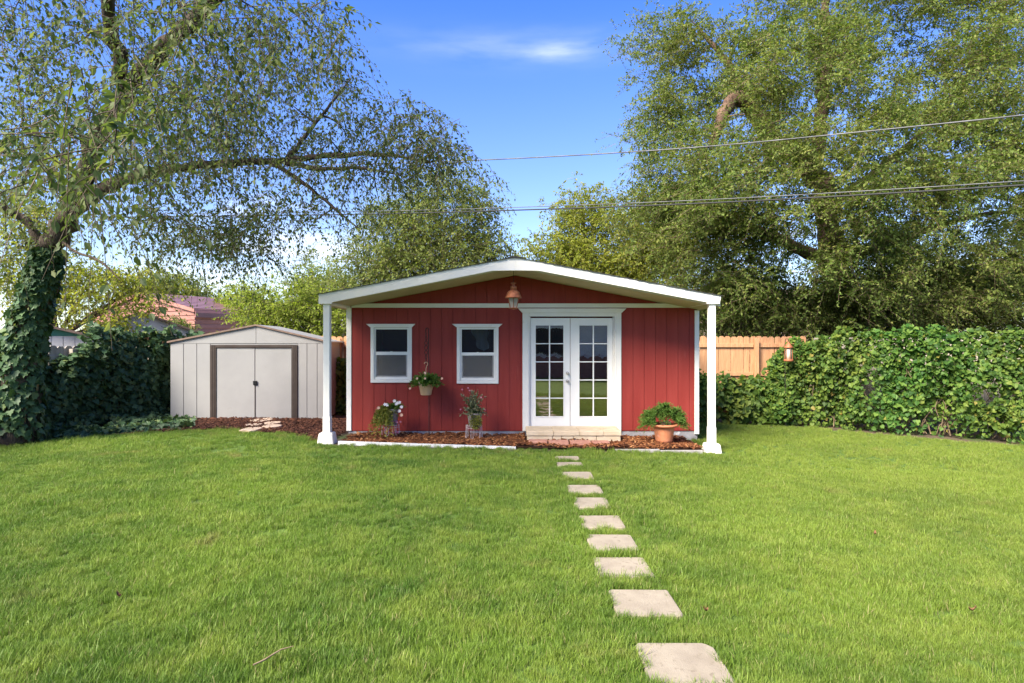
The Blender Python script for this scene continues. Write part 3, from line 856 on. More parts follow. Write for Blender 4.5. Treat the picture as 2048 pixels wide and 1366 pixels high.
# french doors
def french_doors():
    x0, x1, z0, z1 = DR
    d = bpy.data.objects.new('door_frame', None); COL.objects.link(d); d.parent = house
    d.location = Vector(((x0 + x1) / 2, WY, z0)) - origin_of(house)
    ox0, ox1, zt = wx(1045), wx(1242), wz(626)
    y0, y1 = WY - .036, WY - .0115
    box('casing', ox0, x0 + .004, y0, y1, wz(862), zt, MAT['white'], d, .004)
    box('casing', x1 - .004, ox1, y0, y1, wz(862), zt, MAT['white'], d, .004)
    box('casing', x0 + .005, x1 - .005, y0, y1, z1 - .01, zt, MAT['white'], d, .004)
    box('casing_bead', x0 - .03, x0 - .012, y0 - .006, y0 - .001, wz(862), zt - .03, MAT['white'], d, .002)
    box('casing_bead', x1 + .012, x1 + .03, y0 - .006, y0 - .001, wz(862), zt - .03, MAT['white'], d, .002)
    prism('head_trim', [(ox0 - .004, zt + .001), (ox1 + .004, zt + .001), (wx(1252), wz(617)), (wx(1036), wz(617))], y0 - .022, y1, MAT['white'], d, .004)
    box('threshold', x0 + .005, x1 - .005, WY - .03, WY + .06, z0 - .03, wz(857.5), MAT['steel'], d, .003)
    box('jamb', x0 + .0045, wx(1061) - .001, WY - .008, WY + .07, z0, z1 - .011, MAT['white'], d)
    box('jamb', wx(1226) + .001, x1 - .0045, WY - .008, WY + .07, z0, z1 - .011, MAT['white'], d)
    for lx0, lx1, gx0, gx1, knob in ((wx(1061.3), wx(1140), wx(1071.5), wx(1127), True), (wx(1141), wx(1225.7), wx(1159), wx(1215), False)):
        lf = bpy.data.objects.new('door', None); COL.objects.link(lf); lf.parent = house
        lf.location = Vector(((lx0 + lx1) / 2, WY, z0)) - origin_of(house)
        zb, ztop, ga, gb = wz(857), wz(636), wz(833), wz(651)
        ya, yb = WY + .012, WY + .056
        box('stile', lx0, gx0, ya, yb, zb, ztop, MAT['vinyl'], lf, .002)
        box('stile', gx1, lx1, ya, yb, zb, ztop, MAT['vinyl'], lf, .002)
        box('rail', gx0 + .0005, gx1 - .0005, ya, yb, zb, ga, MAT['vinyl'], lf, .002)
        box('rail', gx0 + .0005, gx1 - .0005, ya, yb, gb, ztop, MAT['vinyl'], lf, .002)
        # glazing bead standing proud round the glass
        bd = .018
        for a, b, c, e in ((gx0 - bd, gx0, ga - bd, gb + bd), (gx1, gx1 + bd, ga - bd, gb + bd), (gx0 + .0005, gx1 - .0005, ga - bd, ga), (gx0 + .0005, gx1 - .0005, gb, gb + bd)):
            box('glazing_bead', a, b, ya - .008, ya - .0005, c, e, MAT['vinyl'], lf, .002)
        mw = .011
        xm = (gx0 + gx1) / 2
        hh = (gb - ga) / 5
        box('muntin', xm - mw, xm + mw, ya + .004, ya + .03, ga + .0005, gb - .0005, MAT['vinyl'], lf, .002)
        for r in range(1, 5):
            zc = ga + hh * r
            for p, q in ((gx0 + .0005, xm - mw - .0005), (xm + mw + .0005, gx1 - .0005)):
                box('muntin', p, q, ya + .005, ya + .029, zc - mw * .8, zc + mw * .8, MAT['vinyl'], lf, .002)
        for r in range(5):
            for p, q in ((gx0, xm - mw), (xm + mw, gx1)):
                box('pane', p + .0006, q - .0006, ya + .016, ya + .020, ga + hh * r + (mw * .8 if r else 0) + .0006, ga + hh * (r + 1) - (mw * .8 if r < 4 else 0) - .0006, MAT['glass'], lf)
        if knob:
            for pz, rr in ((wz(746), .028), (wz(762), .03)):
                bm = bmesh.new()
                blathe(bm, (0, 0, 0), [(rr, 0), (rr, .008), (rr * .45, .012), (rr * .42, .03), (rr * .8, .036), (rr * .92, .05), (rr * .75, .064), (.004, .068)], 16)
                bmesh.ops.recalc_face_normals(bm, faces=bm.faces)
                bmesh.ops.rotate(bm, verts=bm.verts, cent=(0, 0, 0), matrix=Matrix.Rotation(R(90), 3, 'X'))
                bmesh.ops.translate(bm, verts=bm.verts, vec=(wx(1135), ya - .0005, pz))
                from_bm('knob', bm, MAT['steel'], lf, True)
french_doors()

# roof: two slabs of decking, shingle courses, fascia, soffit
roof = bpy.data.objects.new('roof', None); COL.objects.link(roof); roof.parent = house
roof.location = Vector((RIDGE, WY, PEAK)) - origin_of(house)
YB = HB + .35
for sx, xe in ((-1, RX0), (1, RX1)):
    run = abs(xe - RIDGE)
    def zt(d, off): return PEAK - SLOPE * d + off
    pts = [(RIDGE, PEAK), (xe, zt(run, 0)), (xe, zt(run, .028)), (RIDGE, PEAK + .028)]
    if sx < 0: pts = pts[::-1]
    prism('soffit_panel', pts, FY + .047, YB, MAT['cream'], roof)
    pts = [(RIDGE, PEAK + .03), (xe, zt(run, .03)), (xe, zt(run, TH - .016)), (RIDGE, PEAK + TH - .016)]
    if sx < 0: pts = pts[::-1]
    prism('rafter_deck', pts, FY + .047, YB, MAT['cream'], roof)
    # shingle courses, each lapping the one below
    n = 22
    for i in range(n):
        d0, d1 = run * i / n, run * (i + 1) / n + .02
        if i == n - 1: d1 = run + .03
        z0 = TH - .014 + .004
        pts = [(RIDGE + sx * d0, zt(d0, z0)), (RIDGE + sx * d1, zt(d1, z0 + .006)), (RIDGE + sx * d1, zt(d1, z0 + .016)), (RIDGE + sx * d0, zt(d0, z0 + .007))]
        if sx < 0: pts = pts[::-1]
        prism('shingle_course', pts, FY - .02 + random.uniform(-.006, .006), YB + .02, MAT['shingle'], roof)
    # front fascia with its square-cut end and flat cut under the peak
    xi = fx(985) if sx < 0 else fx(1078)
    blk = fx(663) if sx < 0 else fx(1414)
    zb_end = fz(608)
    top_pk, top_e = PEAK + TH - .002, zt(run, TH - .002)
    zi = fz(541)
    pts = [(RIDGE, top_pk), (RIDGE, zi), (xi, zi), (blk, fz(604)), (blk, zb_end), (xe - (0 if sx < 0 else .03), zb_end), (xe, top_e)]
    if sx > 0: pts = pts[::-1]
    prism('fascia', pts, FY, FY + .045, MAT['white'], roof, .003)
    # beam along each eave, over the post
    e0, e1 = sorted((blk, xe - sx * .022))
    box('eave_beam', e0, e1, FY + .048, YB, zb_end + .002, under(blk) - .002 if True else 0, MAT['white'], roof, .004)
prism('ridge_cap', [(RIDGE - .13, PEAK + TH - .016), (RIDGE + .13, PEAK + TH - .016), (RIDGE + .13, PEAK + TH - .008), (RIDGE, PEAK + TH + .016), (RIDGE - .13, PEAK + TH - .008)], FY - .028, YB + .03, MAT['shingle'], roof)

# porch posts on concrete bases
for pa, pb, ybase, ytop in ((644.5, 663, 866, 883), (1413.5, 1432, 888, 902)):
    p = bpy.data.objects.new('porch_post', None); COL.objects.link(p); p.parent = house
    x0, x1 = fx(pa), fx(pb)
    xm = fx(645) + .053 if pa < 1000 else fx(1433) - .053
    zb, zg = fz(ybase), fz(ytop)
    p.location = Vector((xm, FY + .1, zg)) - origin_of(house)
    hw = .053
    box('shaft', xm - hw, xm + hw, FY + .03, FY + .03 + 2 * hw, zb + .001, fz(608) + .001, MAT['white'], p, .006)
    box('wrap', xm - hw - .006, xm + hw + .006, FY + .024, FY + .036 + 2 * hw, zb + .0005, zb + .26, MAT['white'], p, .004)
    bm = bmesh.new()
    vs = bbox(bm, xm - .14, xm + .14, FY - .06, FY + .22, zg - .10, zb)
    for v in bm.verts:
        if v.co.z > zb - .01:
            v.co.x = xm + (v.co.x - xm) * .76; v.co.y = FY + .08 + (v.co.y - FY - .08) * .76
    bmesh.ops.bevel(bm, geom=list(bm.edges), offset=.012, segments=2, affect='EDGES')
    from_bm('post_base', bm, MAT['edging'] if False else MAT['white'], p)

# sheet added to imitate a reflected white patch, and a stick behind the left window
o = thing('reflected_patch', 'pale lavender sheet imitating a reflected patch behind the upper sash of the right window', 'reflection', (wx(957), WY + .3, wz(660)))
g = Geo()
nu, nv = 12, 12
cc = []
for j in range(nv):
    for i in range(nu):
        u, v = i / (nu - 1), j / (nv - 1)
        wdt = (1 - .35 * v) * (.20 + .03 * math.sin(v * 9))
        cc.append((wx(957) + (u - .5) * wdt * 1.5 + .07 * v, WY + .28 + .03 * math.sin(u * 13 + v * 3), wz(658) - v * .40 * (1 - .25 * abs(u - .55))))
g.add(np.array(cc), np.array([(j * nu + i, j * nu + i + 1, (j + 1) * nu + i + 1, (j + 1) * nu + i) for j in range(nv - 1) for i in range(nu - 1)]))
g.build('reflection_sheet', MAT['reflection'], o, True)
o = thing('window_prop', 'thin pale stick leaning behind the lower sash of the left window', 'stick', (wx(780), WY + .1, wz(752)))
g = Geo(); g.tube([(wx(772), WY + .06, wz(750)), (wx(811), WY + .06, wz(726))], [.007, .007], 6); g.build('stick', MAT['white'], o)

# ------------------------------------------------------------------ hanging copper lantern in the gable
LX, LY = fx(1027), FY + .30
lz = lambda p: EYE + (683 - p) / F * LY
lant = thing('hanging_lantern', 'rusty copper lantern with glass sides hanging from the porch peak', 'lantern', (LX, LY, lz(618)))
g = Geo(); g.tube([(LX, LY, lz(565)), (LX, LY, PEAK - .005)], [.004, .004], 6); g.build('hanging_rod', MAT['iron'], lant)
lathe('cap', (LX, LY, 0), [(.004, lz(565)), (.045, lz(565.5)), (.048, lz(567)), (.022, lz(568)), (.022, lz(572)), (.05, lz(572.5)), (.055, lz(574)), (.05, lz(580))], MAT['copper'], lant, 20)
lathe('hood', (LX, LY, 0), [(.05, lz(579.5)), (.065, lz(580.5)), (.105, lz(585)), (.12, lz(590)), (.135, lz(594)), (.145, lz(596)), (.135, lz(596.5)), (.03, lz(595))], MAT['copper'], lant, 20, cap=False)
zt_, zb_ = lz(596), lz(616)
for k in range(4):
    a = R(45 + 90 * k)
    a2 = R(45 + 90 * (k + 1))
    g = Geo(); g.tube([(LX + .118 * math.cos(a), LY + .118 * math.sin(a), zt_), (LX + .078 * math.cos(a), LY + .078 * math.sin(a), zb_)], [.007, .007], 5)
    g.build('bar', MAT['copper'], lant)
    bm = bmesh.new()
    q = [bm.verts.new((LX + r_ * math.cos(t), LY + r_ * math.sin(t), z)) for r_, t, z in ((.110, a, zt_ - .004), (.110, a2, zt_ - .004), (.073, a2, zb_ + .004), (.073, a, zb_ + .004))]
    bm.faces.new(q)
    bmesh.ops.solidify(bm, geom=list(bm.faces), thickness=.003)
    from_bm('pane', bm, MAT['frost'], lant)
g = Geo(); g.tube([(LX, LY - .078, zt_), (LX, LY - .053, zb_)], [.006, .006], 5); g.build('bar', MAT['copper'], lant)
lathe('base', (LX, LY, 0), [(.08, zb_ + .004), (.084, zb_), (.07, zb_ - .012), (.02, zb_ - .022), (.004, zb_ - .03)], MAT['copper'], lant, 16)

# ------------------------------------------------------------------ shepherd's hook with basket
HY = 10.45
h = lambda px, py, dy=0: tuple(W(px, py, HY + dy))
hook = thing('shepherd_hook', 'black iron shepherd hook standing in mulch between the two windows', 'plant hook', h(857, 872))
g = Geo()
p = [h(858, 872), h(858, 760), h(857, 690), h(857, 664)]
for k in range(8):
    a = math.pi * k / 7
    p.append(h(854.3 + 2.7 * math.cos(a), 660 - 4 * math.sin(a)))
p += [h(851.6, 664), h(852.5, 668)]
g.tube(p, [.008] * len(p), 6)
g.build('pole', MAT['iron'], hook, True)
sp_ = thing('wind_twister', 'black twisted metal spiral hanging on the shepherd hook', 'ornament', h(852, 735))
g = Geo()
for ph in (0, math.pi):
    p = [np.array(h(852, 666 + 68 * t)) + .03 * math.sin(math.pi * min(1, t * 1.15)) * np.array([math.cos(t * 22 + ph), math.sin(t * 22 + ph), 0]) for t in np.linspace(0, 1, 50)]
    g.tube(p, [.006] * 50, 4)
g.build('spiral', MAT['iron'], sp_, True)
bk = thing('hanging_basket', 'tan hanging basket of leafy plants on the shepherd hook', 'hanging basket', h(851, 790))
g = Geo()
p = [h(849, 728)] + [h(852 + 3.4 * math.cos(a), 728 + 4 * -math.sin(a)) for a in np.linspace(math.pi * .9, -1.2, 9)] + [h(852, 738), h(852, 748)]
g.tube(p, [.006] * len(p), 6)
for k in range(3):
    a = R(30 + 120 * k)
    g.tube([h(852, 747), tuple(np.array(h(852, 770)) + .135 * np.array([math.cos(a), math.sin(a), 0]))], [.0025, .0025], 4)
g.build('hanger', MAT['tanplastic'], bk, True)
bz = lambda py: EYE + (683 - py) / F * HY
bX = W(852, 700, HY).x
lathe('pot', (bX, HY, 0), [(.085, bz(790)), (.093, bz(789)), (.124, bz(771)), (.132, bz(770)), (.132, bz(767)), (.12, bz(767.5)), (.11, bz(771))], MAT['tanplastic'], bk, 24)

def tuft_plant(name, parent, C, n, size, spread, up, tmpl, mat, squash=.8, hole=None, keep=None):
    """leafy mass: leaves on radiating sprays round a centre"""
    d = unit(rng.normal(0, 1, (n, 3))); rr = rng.random(n) ** .45
    P = d * rr[:, None] * np.array([spread[0], spread[1], spread[2]])
    P[:, 2] += up
    ok = np.ones(n, bool)
    if keep is not None: ok = keep(P)
    P, d = P[ok], d[ok]
    m = len(P)
    axis = d * .8 + rng.normal(0, .45, (m, 3)) + np.array([0, 0, .1])
    nrm = rng.normal(0, .5, (m, 3)) + np.array([0, -.3, .9])
    g = Geo()
    at = leaves(g, tmpl, P + np.array(C), axis, nrm, size * (.6 + .8 * rng.random(m)))
    return g.build(name, mat, parent, attr=at)

def sprays(parent, C, n, length, el_lo, el_hi, leaf, per, mat, name='foliage', droop=.35, az=None, tmpl=None):
    g = Geo(); gs = Geo(); at = []
    for i in range(n):
        a = random.uniform(0, 6.283) if az is None else az[0] + random.uniform(-1, 1) * az[1]
        e = random.uniform(el_lo, el_hi)
        L = length * random.uniform(.65, 1.1)
        d = np.array([math.cos(a) * math.cos(e), math.sin(a) * math.cos(e), math.sin(e)])
        t = np.linspace(0, 1, 6)
        pts = np.array(C)[None] + d[None] * (L * t)[:, None] - np.array([0, 0, 1.])[None] * (droop * L * t * t)[:, None]
        gs.tube(pts, .0025 * (1 - .7 * t), 3)
        tt = np.sort(random.random() * .1 + .15 + .85 * rng.random(per))
        P = np.array(C)[None] + d[None] * (L * tt)[:, None] - np.array([0, 0, 1.])[None] * (droop * L * tt * tt)[:, None]
        ax = rng.normal(0, .6, (per, 3)) + d * .7
        at.append(leaves(g, tmpl or T_ELM, P, ax, rng.normal(0, .4, (per, 3)) + np.array([0, -.3, .9]), leaf * (.6 + .8 * rng.random(per))))
    gs.build('stems', MAT['fern'], parent)
    return g.build(name, mat, parent, attr=np.concatenate(at))

def flower(parent, c, r, mat, facing=(0, -1, .3)):
    g = Geo()
    n = 5
    a = np.arange(n) * 2 * math.pi / n
    f = unit(np.array(facing, float)); u = unit(np.cross(f, np.array([0, 0, 1.]))); v = np.cross(u, f)
    ax = np.cos(a)[:, None] * u + np.sin(a)[:, None] * v + .25 * f
    T = (np.array([(0, 0, 0), (-.42, .45, .04), (-.25, .95, -.02), (.25, .95, -.02), (.42, .45, .04)]), None, np.array([(0, 4, 3), (0, 3, 2), (0, 2, 1)]))
    at = leaves(g, T, np.repeat(np.array([c], float), n, 0), ax, np.repeat(f[None], n, 0), np.full(n, r))
    return g.build('flower', mat, parent, attr=at)

cB = (bX, HY, bz(768))
sprays(bk, cB, 130, .30, R(14), R(70), .05, 20, MAT['fern'], droop=.36)
for px, py in ((850, 757), (838, 766), (820, 777), (850, 746), (884, 757), (834, 757)):
    flower(bk, np.array(W(px, py, HY - .2)), .022, MAT['petalpeach'])

# ------------------------------------------------------------------ two planters on wire stands
def wire_stand(parent, cx, cy, z0, z1, r):
    for k in range(6):
        a = R(20 + 60 * k)
        x, y = cx + r * math.cos(a), cy + r * math.sin(a)
        g = Geo()
        tx, ty = -math.sin(a) * .018, math.cos(a) * .018
        p = [(x - tx, y - ty, z1), (x - tx * 1.05 + .01 * math.cos(a), y - ty, z0 + .02), (x, y, z0), (x + tx, y + ty, z0 + .02), (x + tx, y + ty, z1)]
        g.tube(p, [.003] * 5, 5)
        g.build('leg', MAT['wirewhite'], parent, True)
    g = Geo()
    for z in (z1, z1 - .04):
        g.tube([(cx + r * math.cos(a), cy + r * math.sin(a), z) for a in np.linspace(0, 6.2832, 25)], [.003] * 25, 5)
    g.build('ring', MAT['wirewhite'], parent, True)

PY = 10.42
pz = lambda py: EYE + (683 - py) / F * PY
pX = lambda px: (px - 1024) / F * PY
pl = thing('flower_planter', 'grey pot of white petunias and trailing vine on a wire stand', 'planter', (pX(781), PY, pz(869)))
wire_stand(pl, pX(781), PY, pz(869), pz(849), .145)
lathe('pot', (pX(783), PY + .02, 0), [(.085, pz(852)), (.09, pz(851)), (.118, pz(822)), (.124, pz(821)), (.124, pz(817)), (.108, pz(817.5)), (.10, pz(824))], MAT['greyplastic'], pl, 22)
sprays(pl, (pX(791), PY, pz(820)), 34, .19, R(20), R(85), .042, 14, MAT['fern'], droop=.2)
sprays(pl, (pX(772), PY - .06, pz(820)), 50, .21, R(5), R(75), .04, 14, MAT['trail'], droop=.6)
sprays(pl, (pX(774), PY - .10, pz(818)), 70, .30, R(-20), R(30), .038, 18, MAT['trail'], name='trailing_foliage', droop=1.2, az=(R(-95), R(55)))
for px, py in ((789, 802), (795, 806), (799, 805), (803, 814), (799, 822), (770, 809), (774, 810), (793, 808)):
    flower(pl, np.array(W(px, py, PY - .12)), .031, MAT['petalwhite'])
for px, py in ((803, 830), (756, 828), (757, 816)):
    flower(pl, np.array(W(px, py, PY - .12)), .03, MAT['petalpeach'])
for k in range(26):
    flower(pl, np.array(W(random.uniform(757, 804), random.uniform(836, 868), PY - .15 + random.uniform(0, .1))), random.uniform(.014, .026), MAT['petalpink'], facing=(random.uniform(-.5, .5), -1, random.uniform(-.2, .8)))

tuft_plant('bushy_foliage', pl, (pX(773), PY - .10, pz(832)), 900, .035, (.125, .10, .15), 0, T_ELM, MAT['trail'])
PY = 10.25
p2 = thing('sage_planter', 'grey pot of upright silvery sage and yellow creeper on a wire stand', 'planter', (pX(948), PY, pz(876)))
wire_stand(p2, pX(948), PY, pz(876), pz(850), .135)
lathe('pot', (pX(949), PY + .01, 0), [(.09, pz(854)), (.095, pz(853)), (.12, pz(830)), (.126, pz(829)), (.126, pz(826)), (.11, pz(826.5)), (.10, pz(832))], MAT['greyplastic'], p2, 22)
sprays(p2, (pX(946), PY, pz(828)), 26, .37, R(50), R(88), .042, 34, MAT['sage'], droop=.02)
sprays(p2, (pX(947), PY - .02, pz(826)), 34, .23, R(5), R(50), .04, 16, MAT['sage'], name='low_foliage', droop=.2)
tuft_plant('creeping_foliage', p2, (pX(952), PY - .12, pz(842)), 900, .026, (.11, .09, .125), 0, T_ELM, MAT['trail'])
for px, py in ((924, 779), (936, 776), (939, 781), (962, 795), (921, 819), (970, 820)):
    flower(p2, np.array(W(px, py, PY - .05)), .018, MAT['petalpink'], facing=(.3, -1, .6))
g = Geo()
for px, py in ((924, 779), (936, 776), (939, 781)):
    g.tube([(pX(945), PY, pz(826)), tuple(np.array(W(px + 6, py + 22, PY - .02))), tuple(np.array(W(px, py, PY - .045)))], [.002, .0015, .001], 3)
g.build('flower_stems', MAT['sage'], p2)

# ------------------------------------------------------------------ terracotta pot
TY = 10.12
tz = lambda py: EYE + (683 - py) / F * TY
tX = (1328 - 1024) / F * TY
tp = thing('terracotta_pot', 'large terracotta pot with bushy feathery plant beside the doors', 'potted plant', (tX, TY, tz(889)))
lathe('pot', (tX, TY, 0), [(.115, tz(890)), (.118, tz(888)), (.118, tz(884)), (.13, tz(883.5)), (.142, tz(879)), (.172, tz(855)), (.176, tz(853)), (.222, tz(852.5)), (.236, tz(850.5)), (.238, tz(848.5)), (.225, tz(847.3)), (.19, tz(848)), (.18, tz(853))], MAT['terracotta'], tp, 36)
lathe('soil', (tX, TY, 0), [(.179, tz(852.6)), (.10, tz(851)), (.01, tz(850.6))], MAT['bedsoil'], tp, 24)
sprays(tp, (tX + .02, TY - .03, tz(850)), 16, .09, R(10), R(70), .035, 6, MAT['drystem'], name='dry_leaves', droop=.1)
T_NEEDLE = (np.array([(0, 0, 0), (-.13, .45, .03), (0, 1, -.04), (.13, .45, .03)]), None, np.array([(0, 2, 1), (0, 3, 2)]))
for dx, dz, n, a0, sp, ln_ in ((-.15, .06, 110, 180, 75, .29), (.14, .08, 110, 0, 75, .28), (-.13, .15, 70, 180, 180, .24), (.13, .16, 70, 0, 180, .24), (0, .26, 60, 0, 180, .17)):
    sprays(tp, (tX + dx, TY - .01, tz(848) + dz), n, ln_, R(-15), R(65), .042, 26, MAT['fern'], droop=.35, az=(R(a0), R(sp)), tmpl=T_NEEDLE)
g = Geo()
for sx in (-1, 1):
    for k in range(7):
        x1 = sx * random.uniform(.10, .3)
        g.tube([(tX + random.uniform(-.03, .03), TY, tz(852)), (tX + sx * .09, TY + random.uniform(-.05, .05), tz(848) + .1), (tX + x1, TY + random.uniform(-.1, .1), tz(848) + .2)], [.005, .004, .002], 4)
g.build('stems', MAT['drystem'], tp)

# ------------------------------------------------------------------ metal storage shed
SY = 12.3
sxp = lambda p: (p - 1024) / F * SY
szp = lambda p: EYE + (683 - p) / F * SY
sh = thing('metal_shed', 'beige metal storage shed with dark brown door frame and gabled roof', 'shed', (sxp(500), SY, szp(839)))
SX0, SX1, sE, sP, sG = sxp(349), sxp(651), szp(687), szp(652), szp(839)
SM = sxp(512)
SD = 1.7
sh.rotation_euler = (0, 0, R(6))
xs_p = [349, 374, 399, 424.5]
for a, b in zip(xs_p[:-1], xs_p[1:]):
    box('wall_panel', sxp(a) + .004, sxp(b) - .004, SY - .008, SY + .01, sG, sE - .003, MAT['shedpaint'], sh, .004)
xs_p = [592.5, 611, 631, 651]
for a, b in zip(xs_p[:-1], xs_p[1:]):
    box('wall_panel', sxp(a) + .004, sxp(b) - .004, SY - .008, SY + .01, sG, sE - .003, MAT['shedpaint'], sh, .004)
box('wall_backing', SX0, sxp(437), SY + .0105, SY + .03, sG, sE, MAT['shedpaint'], sh)
box('wall_backing', sxp(581), SX1, SY + .0105, SY + .03, sG, sE, MAT['shedpaint'], sh)
for a, b in ((424.5, 436), (581, 592.5)):
    jb = box('door_jamb', sxp(a) + .001, sxp(b) - .001, SY - .03, SY + .01, sG, szp(690), MAT['shedbrown'], sh, .004)
    for f in (.33, .66):
        xc = sxp(a + (b - a) * f)
        box('rib', xc - .008, xc + .008, SY - .036, SY - .0305, sG, szp(690), MAT['shedbrown'], jb)
box('door_track', sxp(436), sxp(581), SY - .03, SY + .01, szp(695.5), szp(690), MAT['shedbrown'], sh, .003)
box('wall_backing', sxp(424.5), sxp(592.5), SY + .0005, SY + .03, szp(689.7), sE, MAT['shedpaint'], sh)
for a, b in ((436.3, 509.6), (510.4, 580.7)):
    dz = szp(838)
    box('door', sxp(a), sxp(b), SY - .012 + (.004 if a > 500 else 0), SY + .008, dz, szp(696), MAT['shedpaint'], sh, .006)
box('door_latch', sxp(506.5), sxp(514.5), SY - .035, SY - .0125, szp(770), szp(761.5), MAT['black'], sh, .008)
box('door_strip', sxp(509.2), sxp(510.8), SY - .016, SY - .0125, szp(838), szp(771), MAT['shedbrown'], sh)
# gable, two sheets with an overlapping seam
prism('gable_panel', [(SX0, sE + .001), (SM - .003, sE + .001), (SM - .003, sP), (SX0, sE + .03)], SY - .010, SY + .012, MAT['shedpaint'], sh, .003)
prism('gable_panel', [(SM + .003, sE + .001), (SX1, sE + .001), (SX1, sE + .03), (SM + .003, sP)], SY - .010, SY + .012, MAT['shedpaint'], sh, .003)
for xa in (SX0, SX1):
    a, b = sorted((xa, xa + (.03 if xa == SX0 else -.03)))
    box('side_wall', a, b, SY + .031, SY + SD, sG, sE + .02, MAT['shedpaint'], sh)
box('rear_wall', SX0, SX1, SY + SD, SY + SD + .03, sG, sE + .02, MAT['shedpaint'], sh)
for sgn, xe in ((-1, SX0 - .05), (1, SX1 + .05)):
    ze = sE + .012
    pts = [(SM, sP + .002), (xe, ze), (xe, ze + .03), (SM, sP + .03)]
    if sgn < 0: pts = pts[::-1]
    prism('roof_panel', pts, SY - .025, SY + SD + .05, MAT['shedpaint'], sh)
    pts = [(SM, sP + .0025), (xe, ze), (xe, ze + .034), (SM, sP + .034)]
    if sgn < 0: pts = pts[::-1]
    prism('rake_trim', pts, SY - .045, SY - .0255, MAT['roofbrown'], sh)
box('floor_frame', SX0 + .02, SX1 - .02, SY + .032, SY + SD, sG - .12, sG + .02, MAT['dark'], sh)

# flagstones before the shed
for i, (xa, xb, ya, yb, lab) in enumerate(((492, 532, 839, 846, 'widest flat sandstone slab against the metal shed door sill'),
        (483, 516, 850, 854.5, 'sandstone stepping slab in dark mulch, middle one of the shed path'),
        (523, 555, 846, 850.5, 'small sandstone slab beside the wide slab at the shed door'),
        (518, 555, 852, 857, 'sandstone stepping slab nearest the white porch post in the shed mulch'),
        (473, 510, 858, 865, 'sandstone stepping slab at the lawn edge of the shed path'))):
    zg = .105
    Ya, Yb = (EYE - zg) * F / (yb - 683), (EYE - zg) * F / (ya - 683)
    x0, x1 = (xa - 1024) / F * Ya, (xb - 1024) / F * Ya
    n = 11
    bm = bmesh.new()
    pts = [((x0 + x1) / 2 + (x1 - x0) / 2 * math.cos(a) * random.uniform(.92, 1.1) * (1.12 if abs(math.sin(2 * a)) > .7 else 1), (Ya + Yb) / 2 + (Yb - Ya) / 2 * math.sin(a) * random.uniform(.9, 1.1) * (1.12 if abs(math.sin(2 * a)) > .7 else 1)) for a in np.linspace(0, 6.283, n, endpoint=False)]
    a = [bm.verts.new((p[0], p[1], zg - .03)) for p in pts]; b = [bm.verts.new((p[0], p[1], zg + .035)) for p in pts]
    bm.faces.new(a[::-1]); top = bm.faces.new(b)
    for k in range(n): bm.faces.new((a[k], a[(k + 1) % n], b[(k + 1) % n], b[k]))
    bmesh.ops.bevel(bm, geom=list(top.edges), offset=.008, segments=1, affect='EDGES')
    tag(from_bm('flagstone', bm, MAT['flag']), lab, 'flagstone', 'flagstones at the metal shed')

# ------------------------------------------------------------------ cedar fence
def board_mesh(w, h, t, mat):
    bm = bmesh.new()
    c = .035
    bprism(bm, [(-w / 2, 0), (w / 2, 0), (w / 2, h - c), (w / 2 - c, h), (-w / 2 + c, h), (-w / 2, h - c)], 0, t)
    bmesh.ops.recalc_face_normals(bm, faces=bm.faces)
    me = bpy.data.meshes.new('board'); bm.to_mesh(me); bm.free(); me.materials.append(mat)
    return me

def fence(label, A, B, top, mat, zb=-.1, fnc=None):
    A, B = Vector((*A, 0)), Vector((*B, 0))
    d = (B - A); L = d.length; d.normalize()
    rz = math.atan2(d.y, d.x)
    root = thing('wooden_fence', label, 'fence', (A.x, A.y, zb), rz=rz)
    me = board_mesh(.138, top - zb, .018, mat)
    n = int(L / .146)
    for i in range(n):
        o = bpy.data.objects.new('board', me); COL.objects.link(o); o.parent = root
        o.location = (.073 + i * .146 + random.uniform(-.003, .003), random.uniform(0, .004), random.uniform(-.012, .008))
        o.rotation_euler = (0, random.uniform(-.006, .006), 0)
    def lb(nm, x0, x1, y0, y1, z0, z1):
        bm = bmesh.new(); bbox(bm, x0, x1, y0, y1, z0, z1, .004)
        me2 = bpy.data.meshes.new(nm); bm.to_mesh(me2); bm.free(); me2.materials.append(mat)
        o = bpy.data.objects.new(nm, me2); COL.objects.link(o); o.parent = root
    posts = list(np.arange(.35, L, 2.42))
    for x in posts: lb('post', x - .045, x + .045, -.132, -.042, 0, top - zb - .055)
    for z in (.45, 1.0, top - zb - .26):
        for a, b in zip([0] + posts, posts + [L]):
            if b - a > .1: lb('rail', a + .05, b - .05, -.0415, -.0005, z, z + .088)
    return root
fence('honey coloured cedar board fence with scalloped tops behind the red house', (-9.2, 14.0), (7.0, 14.0), EYE + .125, MAT['cedar'])
fence('weathered grey board fence buried behind the leafy vine', (7.05, 14.1), (14.6, 9.4), EYE + .10, MAT['oldfence'])

